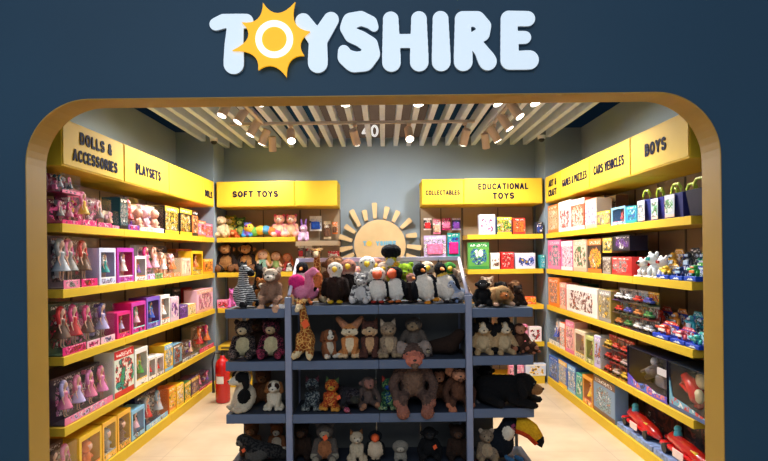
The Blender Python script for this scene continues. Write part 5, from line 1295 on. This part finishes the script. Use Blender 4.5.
wallrow('left', 4, [
 (55, 78, 445, 'clear2', [(120, 90, 80), PNK, PCH, BRN], 'pink clear package nearest the entrance', {'d': .2}),
 (79, 102, 432, 'windowbaby', [YL2, YL2, ORG, BRN, ORG], 'yellow-orange window box nearest the entrance', {'d': .22}),
 (102.5, 117, 420, 'windowbaby', [YL2, (240, 180, 60), GRY, BRN, ORG], 'yellow-orange window box, middle of three', {'d': .22}),
 (117.5, 131, 411, 'windowbaby', [YL2, (236, 176, 50), BRN, ORG, RD], 'yellow-orange window box beside the light blue one', {'d': .22}),
 (131.5, 145, 408, 'window', [LBL, LBL, BK, (200, 170, 180), LPK], 'light blue window box'),
 (146, 168, 392, 'clear2', [NVY, LBL, RD, SIL], 'dark blue clear package', {'d': .2}),
 (169, 176, 387, 'carton', [ORG, YL2, RD, YL2], 'orange and yellow carton'),
 (176.5, 184, 384, 'carton', [YL2, YL2, RD, WHT], 'bright yellow carton'),
 (184.5, 191, 382, 'carton', [(70, 110, 60), YL2, BRN, YL2], 'green and yellow carton'),
 (191.5, 199, 377, 'carton', [(90, 60, 90), YL2, ORG, PUR], 'plum and orange carton'),
 (199.5, 207, 374, 'clear', [(110, 90, 90), HOT, PNK, RD], 'red and grey clear package'),
 (207.5, 214, 371, 'clear', [(90, 60, 100), HOT, PUR, PNK], 'magenta clear package in the corner')])
# right wall (far to near)
wallrow('right', 0, [
 (558, 548, 205, 'carton', [(196, 150, 100), ORG, (120, 150, 90), CRM], 'tan and green carton in the corner'),
 (570.5, 558.5, 201, 'carton', [(240, 232, 226), WHT, ORG, RD], 'white carton with orange picture'),
 (584.5, 571, 199, 'carton', [(180, 84, 50), WHT, BRN, ORG], 'rusty red carton with white title'),
 (596.5, 585, 199, 'carton', [(236, 222, 210), PCH, LPK, LIL], 'off-white carton with pink pattern'),
 (610.5, 597, 211, 'carton', [(120, 96, 60), YL2, BRN, GRY], 'brown carton in front of dark ones'),
 (604, 596, 196, 'carton', [(60, 44, 48), BRN, GRY, BK], 'dark brown carton in the back row', {'setb': .2, 'd': .12}),
 (616, 606, 196, 'carton', [(90, 60, 50), CRM, RD, BK], 'maroon carton in the back row', {'setb': .2, 'd': .12}),
 (625.5, 611, 207, 'window', [LBL, LBL, RD, (60, 50, 50), RD], 'light blue window box with red toy'),
 (637, 626, 206, 'carton', [(40, 150, 190), TEA, BRN, BLU], 'turquoise carton beside the buckets'),
 (651, 638.5, 190, 'bucket', [(34, 44, 120), (176, 196, 60), (190, 200, 214), (120, 150, 200)], 'blue bag with green handles, leftmost of the bags', {'d': .14}),
 (664, 652, 188, 'bucket', [(40, 40, 130), (176, 196, 60), (180, 196, 206), (240, 190, 120)], 'blue bag with green handles, second of the bags', {'d': .14}),
 (683, 665.5, 183, 'bucket', [(30, 36, 100), (180, 200, 70), (196, 204, 214), (230, 120, 90)], 'blue bag with green handles and printed card, third of the bags', {'d': .14}),
 (708, 685, 177, 'bucket', [(16, 22, 52), (186, 200, 80), (16, 22, 52), (16, 22, 52)], 'large navy bag with green handles nearest the entrance', {'d': .2})])
wallrow('right', 1, [
 (560.5, 548, 240, 'carton', [(236, 90, 130), PNK, CRM, TEA], 'hot pink carton with pale arch'),
 (572.5, 561, 241, 'carton', [(240, 110, 170), WHT, HOT, LPK], 'pink carton with white title'),
 (586.5, 573, 240, 'carton', [(226, 206, 180), PCH, BRN, GRN], 'cream carton with brown picture'),
 (601.5, 587.5, 239, 'carton', [(50, 34, 30), ORG, PNK, YL2], 'black-framed carton with orange title'),
 (611, 602.5, 257, 'carton', [(150, 130, 100), GRY, CRM, BRN], 'small grey-brown carton'),
 (612, 602.5, 238, 'carton', [(150, 140, 90), YL2, GRY, DKG], 'olive carton on top of the small grey-brown one', {'dz': .19}),
 (632, 612, 257, 'carton', [RD, (220, 60, 50), SIL, GRY], 'red carton with grey picture'),
 (630, 613, 236, 'carton', [(26, 20, 40), BK, RD, PUR], 'black carton with red flower lying on the red one', {'dz': .205}),
 (641, 633, 258, 'robot', [WHT, (236, 232, 228), BK], 'white robot dog toy, leftmost'),
 (652, 642, 252, 'robot', [WHT, (230, 236, 236), (40, 150, 140)], 'white robot dog toy with teal face'),
 (661, 652.5, 256, 'robot', [WHT, (240, 236, 232), (170, 60, 50)], 'white robot dog toy with red face'),
 (668, 656, 264, 'openpack', [(28, 70, 180), YL2, (240, 220, 80), BK], 'open blue package with yellow figure', {'d': .1}),
 (682, 669.5, 265, 'openpack', [(28, 74, 186), (30, 50, 100), (170, 200, 220), BK], 'open blue package with navy figure', {'d': .1}),
 (696, 683.5, 263, 'openpack', [(28, 70, 180), (60, 170, 70), ORG, BK], 'open blue package with green figure', {'d': .1}),
 (674, 663, 249, 'openpack', [(40, 80, 180), (226, 170, 60), (200, 220, 240), BK], 'open blue package with amber figure in the back row', {'setb': .16, 'd': .1}),
 (690, 678, 248, 'openpack', [(40, 80, 180), (50, 50, 60), (200, 220, 240), BK], 'open blue package with black figure in the back row', {'setb': .16, 'd': .1}),
 (705, 694, 248, 'openpack', [(40, 80, 180), (40, 140, 110), (200, 220, 240), BK], 'open blue package with teal figure in the back row', {'setb': .16, 'd': .1})])
wallrow('right', 2, [
 (559, 548, 278, 'carton', [(226, 140, 60), ORG, LIL, GRY], 'orange carton in the corner'),
 (566, 559.5, 283, 'carton', [(220, 130, 120), PCH, BRN, WHT], 'salmon narrow carton'),
 (597.5, 566.5, 287, 'carton', [(238, 226, 216), WHT, ORG, (120, 60, 40)], 'wide white carton with reddish animal picture', {'d': .1}),
 (588, 566, 283, 'carton', [(40, 90, 60), GRN, DKG, GRN], 'dark green carton behind the wide white one', {'setb': .2, 'd': .12}),
 (611, 598.5, 290, 'carton', [(160, 140, 70), GRY, GRN, YL2], 'olive carton'),
 ])
wallrow('right', 3, [
 (559, 549, 320, 'clear', [(120, 130, 150), WHT, BLU, WHT], 'white and blue clear package in the corner'),
 (565, 559.5, 323, 'carton', [(236, 110, 50), WHT, ORG, WHT], 'narrow orange carton'),
 (574, 565.5, 321, 'carton', [(236, 176, 156), PNK, WHT, PCH], 'salmon pink carton'),
 (585, 574.5, 331, 'window', [CRM, (232, 214, 186), YL2, BRN, BRN], 'cream window box'),
 (593.5, 585.5, 337, 'window', [(206, 206, 120), (206, 210, 130), BK, (90, 80, 40), BRN], 'pale yellow window box'),
 (600.5, 594, 336, 'carton', [SIL, LIL, YL2, ORG], 'silver and yellow carton'),
 (667, 627, 353, 'gunship', [(14, 18, 44), (96, 70, 190), (90, 88, 100), (226, 220, 224)], 'big dark window box with purple base and toy blaster', {'d': .2}),
 (706, 668.5, 368, 'heli', [(12, 26, 40), (40, 90, 130), (206, 26, 22), (214, 196, 150)], 'big dark window box with a red toy', {'d': .26})])
wallrow('right', 4, [
 (558, 549, 357, 'carton', [(90, 130, 190), BLU, YL2, GRY], 'pale blue puzzle carton, farthest'),
 (567, 558.5, 361, 'carton', [(60, 100, 190), YL2, YL2, LBL], 'blue puzzle carton, middle'),
 (575.5, 567.5, 366, 'carton', [(70, 110, 180), LBL, YL2, WHT], 'blue and yellow puzzle carton beside the teal one'),
 (582, 576, 374, 'carton', [(90, 180, 160), TEA, CRM, GRN], 'teal carton'),
 (592.5, 582.5, 377, 'window', [(234, 150, 50), (236, 160, 60), RD, BRN, YL2], 'orange window box'),
 (615, 593.5, 380, 'carton', [(110, 140, 170), BRN, (190, 120, 80), (140, 190, 200)], 'large blue-grey carton with fine picture', {'d': .12}),
 (652, 616.5, 402, 'racecar', [(36, 30, 28), RD], 'playset with red racing car, farther one', {'d': .24}),
 (707, 653, 425, 'racecar', [(30, 28, 26), RD], 'playset with red racing car nearest the entrance', {'d': .24})])
# stacks of small car packages, third and fourth shelf of the right wall
def carstack(a, b, tier, rows, top, cols, names):
    Y0, Y1 = Yat(b, top+10, XR+.018), Yat(a, top+10, XR+.018)
    n = len(names[0]); Z = DECK[tier]; h = (P((a+b)/2, top, (Y0+Y1)/2)[2]-Z)/rows-.001
    for r_ in range(rows):
        for i in range(n):
            y0 = Y1+(Y0-Y1)*i/n; y1 = Y1+(Y0-Y1)*(i+1)/n
            c = cols[(r_*n+i) % len(cols)]
            lab = 'toy car package, %s from the left in the %s layer, %s right-wall shelf' % (names[0][i], ['lowest', 'middle', 'upper'][r_], SHN[tier])
            boxed('carpack', y0, y1, h, Z, XR, -PI/2, .12, c, lab, 'stacked toy car packages', z=Z+r_*(h+.001))
CC = [[(90, 100, 60), GRY, (196, 120, 60), YL2], [(150, 60, 50), SIL, (60, 130, 70), WHT], [(60, 50, 90), SIL, (230, 228, 226), GRY], [(40, 40, 44), GRY, (226, 228, 230), SIL], [(100, 80, 70), SIL, (200, 50, 50), LBL], [(70, 90, 60), YL2, (70, 80, 160), RD]]
carstack(611.5, 650, 2, 3, 290, CC, [['first', 'second', 'third', 'fourth']])
CR = [[(150, 40, 40), RD, (206, 60, 50), GRY], [(120, 60, 50), WHT, (196, 170, 160), RD], [(180, 120, 40), RD, (220, 180, 60), RD], [(60, 50, 60), RD, (190, 40, 40), GRY]]
carstack(601.5, 626, 3, 3, 338, CR, [['first', 'second', 'third']])
wallrow('right', 2, [
 (668, 652, 322, 'openpack', [(24, 60, 180), (226, 80, 50), (240, 220, 200), BK], 'open blue package with red figure', {'d': .1}),
 (684, 669.5, 328, 'openpack', [(26, 62, 176), (220, 90, 100), (240, 230, 220), BK], 'open blue package with coral figure', {'d': .1}),
 (699, 685, 333, 'openpack', [(26, 62, 176), (70, 190, 180), (40, 120, 110), BK], 'open blue package with mint figure', {'d': .1}),
 (662, 651, 307, 'openpack', [(30, 64, 170), (206, 60, 44), (230, 230, 240), BK], 'open blue package with scarlet figure in the back row', {'setb': .16, 'd': .1}),
 (677, 666, 309, 'openpack', [(30, 64, 170), (226, 150, 60), (230, 230, 240), BK], 'open blue package with orange figure in the back row', {'setb': .16, 'd': .1}),
 (692, 681, 312, 'openpack', [(30, 64, 170), (60, 170, 190), (230, 230, 240), BK], 'open blue package with turquoise figure in the back row', {'setb': .16, 'd': .1}),
 (709, 697, 314, 'robot', [WHT, (236, 232, 226), (40, 90, 90)], 'white robot toy nearest the entrance', {'setb': .16})])

# back wall, educational toys and base shelf
def backrow(tier, items, d=.12):
    for (a, b, top, kind, cols, desc, *rest) in items:
        kw = rest[0] if rest else {}
        Yf = YF+.018
        x0, x1 = P(a, 254, Yf)[0], P(b, 254, Yf)[0]; z = DECK[tier] if tier is not None else kw['z']
        h = P((a+b)/2, top, Yf)[2]-z
        boxed(kind, x0, x1, h, z, YF+kw.get('back', 0), 0, kw.get('d', d), cols, desc, 'boxed toys on the back wall', z=z)
backrow(0, [
 (479.5, 496, 214.5, 'carton', [(200, 210, 236), WHT, BLU, PNK], 'pale blue carton on the upper shelf below EDUCATIONAL TOYS'),
 (497, 512.5, 217, 'carton', [(44, 60, 120), YL2, YL2, GRN], 'dark blue carton with yellow label on the upper EDUCATIONAL shelf'),
 (513.5, 526, 218, 'carton', [(232, 84, 44), RD, WHT, ORG], 'orange-red carton on the upper EDUCATIONAL shelf'),
 (537, 544, 222, 'carton', [(40, 44, 60), BK, WHT, BLU], 'small dark carton at the right end of the upper EDUCATIONAL shelf')])
g = backrow(1, [
 (468, 489.5, 242.5, 'carton', [(96, 160, 70), GRN, (120, 180, 90), BLU], 'large green carton with the number 10'),
 (490.5, 500, 253, 'carton', [(236, 228, 212), WHT, PCH, BRN], 'small off-white carton right of the green one'),
 (501, 514, 252, 'carton', [(214, 40, 40), RD, WHT, RD], 'red carton in the middle of the second EDUCATIONAL shelf'),
 (515, 535.5, 253, 'carton', [(206, 206, 230), WHT, YL2, BLU], 'wide pale carton on the second EDUCATIONAL shelf'),
 (540, 545.5, 255, 'carton', [(50, 150, 160), TEA, TEA, LBL], 'narrow teal carton at the right end of the second EDUCATIONAL shelf')])
t = lettering('10', .085, .12)
for o in bpy.data.objects:
    if o.get('label') == 'large green carton with the number 10':
        t.build('lettering', plain((240, 244, 236), .4), o, (-.0, -.0012, .20))
backrow(2, [
 (522, 536, 297, 'carton', [(226, 70, 40), ORG, RD, YL2], 'orange-red carton on the third EDUCATIONAL shelf'),
 (480, 498, 292, 'carton', [(200, 60, 120), PNK, PUR, LPK], 'pink carton behind the gorilla on the third EDUCATIONAL shelf'),
 (500, 516, 292, 'carton', [(240, 150, 170), PNK, RD, ORG], 'rose carton behind the right rack toys on the third EDUCATIONAL shelf')])
backrow(3, [
 (512, 527, 325, 'carton', [(236, 150, 180), PNK, RD, LPK], 'pink carton on the fourth EDUCATIONAL shelf, left'),
 (528, 541, 327, 'carton', [(240, 220, 226), WHT, PNK, RD], 'white and pink carton on the fourth EDUCATIONAL shelf, right')])
backrow(4, [
 (508, 523, 366, 'carton', [(236, 150, 170), PNK, RD, LPK], 'pink carton on the lowest back shelf'),
 (524, 545, 364, 'carton', [(210, 220, 240), WHT, BLU, YL2], 'pale blue carton on the lowest back shelf')])
# lower left back shelves, seen beside the rack
backrow(2, [(216, 229, 300, 'carton', [(230, 130, 160), PNK, WHT, RD], 'pink carton on the third shelf below SOFT TOYS')])
# collectables hanging on pegs and small things on the left hook panel
def hung(a, b, y0, y1, kind, cols, label, Y=7.16):
    x0, x1 = P(a, 254, Y)[0], P(b, 254, Y)[0]; zt, zb = P((a+b)/2, y0, Y)[2], P((a+b)/2, y1, Y)[2]
    w, h = x1-x0, zt-zb
    root = empty('hanging_package', ((x0+x1)/2, Y, zb)); tag(root, label, 'toy', 'packages hanging on hooks')
    _seed[0] += 1
    mb = MB(); mb.box(-w/2, w/2, 0, .003, 0, h, 0, .001); mb.build('card', art(cols[0], cols[1], cols[2], cols[3], cols[1], cols[1], _seed[0], 34), root)
    mb = MB(); mb.box(-w*.36, w*.36, -.028, -.001, h*.12, h*.62, 0, .01); mb.build('blister', plain(cols[2], .25, coat=.4, var=.4, scale=30), root)
    mb = MB(); mb.tube([(0, -.05, h*.92), (0, YW-.03-Y, h*.92)], .004, 6); mb.build('hook', SIL_M, root)
SIL_M = plain((190, 190, 195), .3, metal=.8)
for a, b, y0, y1, cols, lab in [
 (424, 432, 218, 230, [BK, WHT, RD, WHT], 'black blister card, first of four below COLLECTABLES'),
 (433.5, 441, 219, 234, [(226, 200, 190), PNK, PCH, WHT], 'pale blister card, second of four below COLLECTABLES'),
 (442.5, 451, 218, 230, [(110, 20, 60), HOT, PNK, LPK], 'wine red blister card, third of four below COLLECTABLES'),
 (452.5, 461, 218, 230, [(20, 24, 70), LIL, PUR, BLU], 'navy blister card, fourth of four below COLLECTABLES'),
 (424, 446, 235.5, 257, [(196, 160, 206), LIL, PNK, WHT], 'wide lilac blister pack with pink toy below the four cards'),
 (447.5, 460, 233, 257, [(24, 130, 150), TEA, HOT, BLU], 'teal blister pack right of the wide lilac one'),
 (310, 322, 216, 231, [(200, 210, 226), WHT, BLU, WHT], 'pale blue framed card hanging right of the lilac soft toy'),
 (324, 331, 221, 239, [BRN, CRM, BRN, DKG], 'brown blister card on the left hook panel'),
 (332.5, 338, 222, 234, [(190, 130, 80), ORG, BRN, CRM], 'orange-brown blister card beside the wall sun'),
 (298, 304, 246, 258, [(90, 30, 40), WHT, RD, GRY], 'dark red card, left on the lower hook panel'),
 (305, 312, 246, 259, [(120, 110, 120), WHT, GRY, RD], 'grey and white card on the lower hook panel'),
 (328, 339, 251, 259, [(206, 30, 50), RD, WHT, LPK], 'red and white pack at the right of the lower hook panel')]:
    hung(a, b, y0, y1, 'card', cols, lab)

# pony toy seen beside the left rack
PONY = put('pony', 'zebra', 'pony', 231, 288, DECK[2], 6.86, 'small pink pony toy on the back shelf beside the left rack', yaw=.6, group='soft toys on the back wall shelves')

# ------------------------------------------------------------------ light of the mall in front of the shop, air and camera
w = bpy.data.worlds.new('mall'); SC.world = w; w.use_nodes = True
bgn = w.node_tree.nodes['Background']; bgn.inputs[0].default_value = (.62, .74, .95, 1); bgn.inputs[1].default_value = .5
def area(name, loc, rot, size, e, col):
    l = bpy.data.lights.new(name, 'AREA'); l.shape = 'RECTANGLE'; l.size, l.size_y = size; l.energy = e; l.color = col
    o = bpy.data.objects.new(name, l); COL.objects.link(o); o.location = loc; o.rotation_euler = rot
area('added_board_light', (-.2, 8.2, 4.3), (math.radians(35), 0, 0), (2, .4), 14, (1, .85, .7))  # added unseen light behind the back wall, only to brighten the brown board
area('mall_ceiling_light', (-1.0, -1.5, 4.4), (math.radians(25), 0, 0), (5, 2), 130, (.85, .93, 1))

cam = bpy.data.cameras.new('camera'); cam.sensor_width = 36; cam.lens = F/768*36; cam.shift_y = 23.5/768; cam.clip_start = .05
co = bpy.data.objects.new('camera', cam); COL.objects.link(co); SC.camera = co
M = Matrix(((cr, sr, 0), (0, 0, -1), (-sr, cr, 0)))   # columns: right, up, back
co.matrix_world = Matrix.Translation((0, 0, H)) @ M.to_4x4()
SC.view_settings.view_transform = 'Standard'; SC.view_settings.look = 'None'; SC.view_settings.gamma = 1; SC.view_settings.exposure = 0.0
SC.view_settings.use_curve_mapping = False
SC.cycles.max_bounces = 8; SC.cycles.transparent_max_bounces = 16; SC.cycles.use_denoising = True
SC.cycles.sample_clamp_indirect = 4
SC.cycles.use_light_tree = True
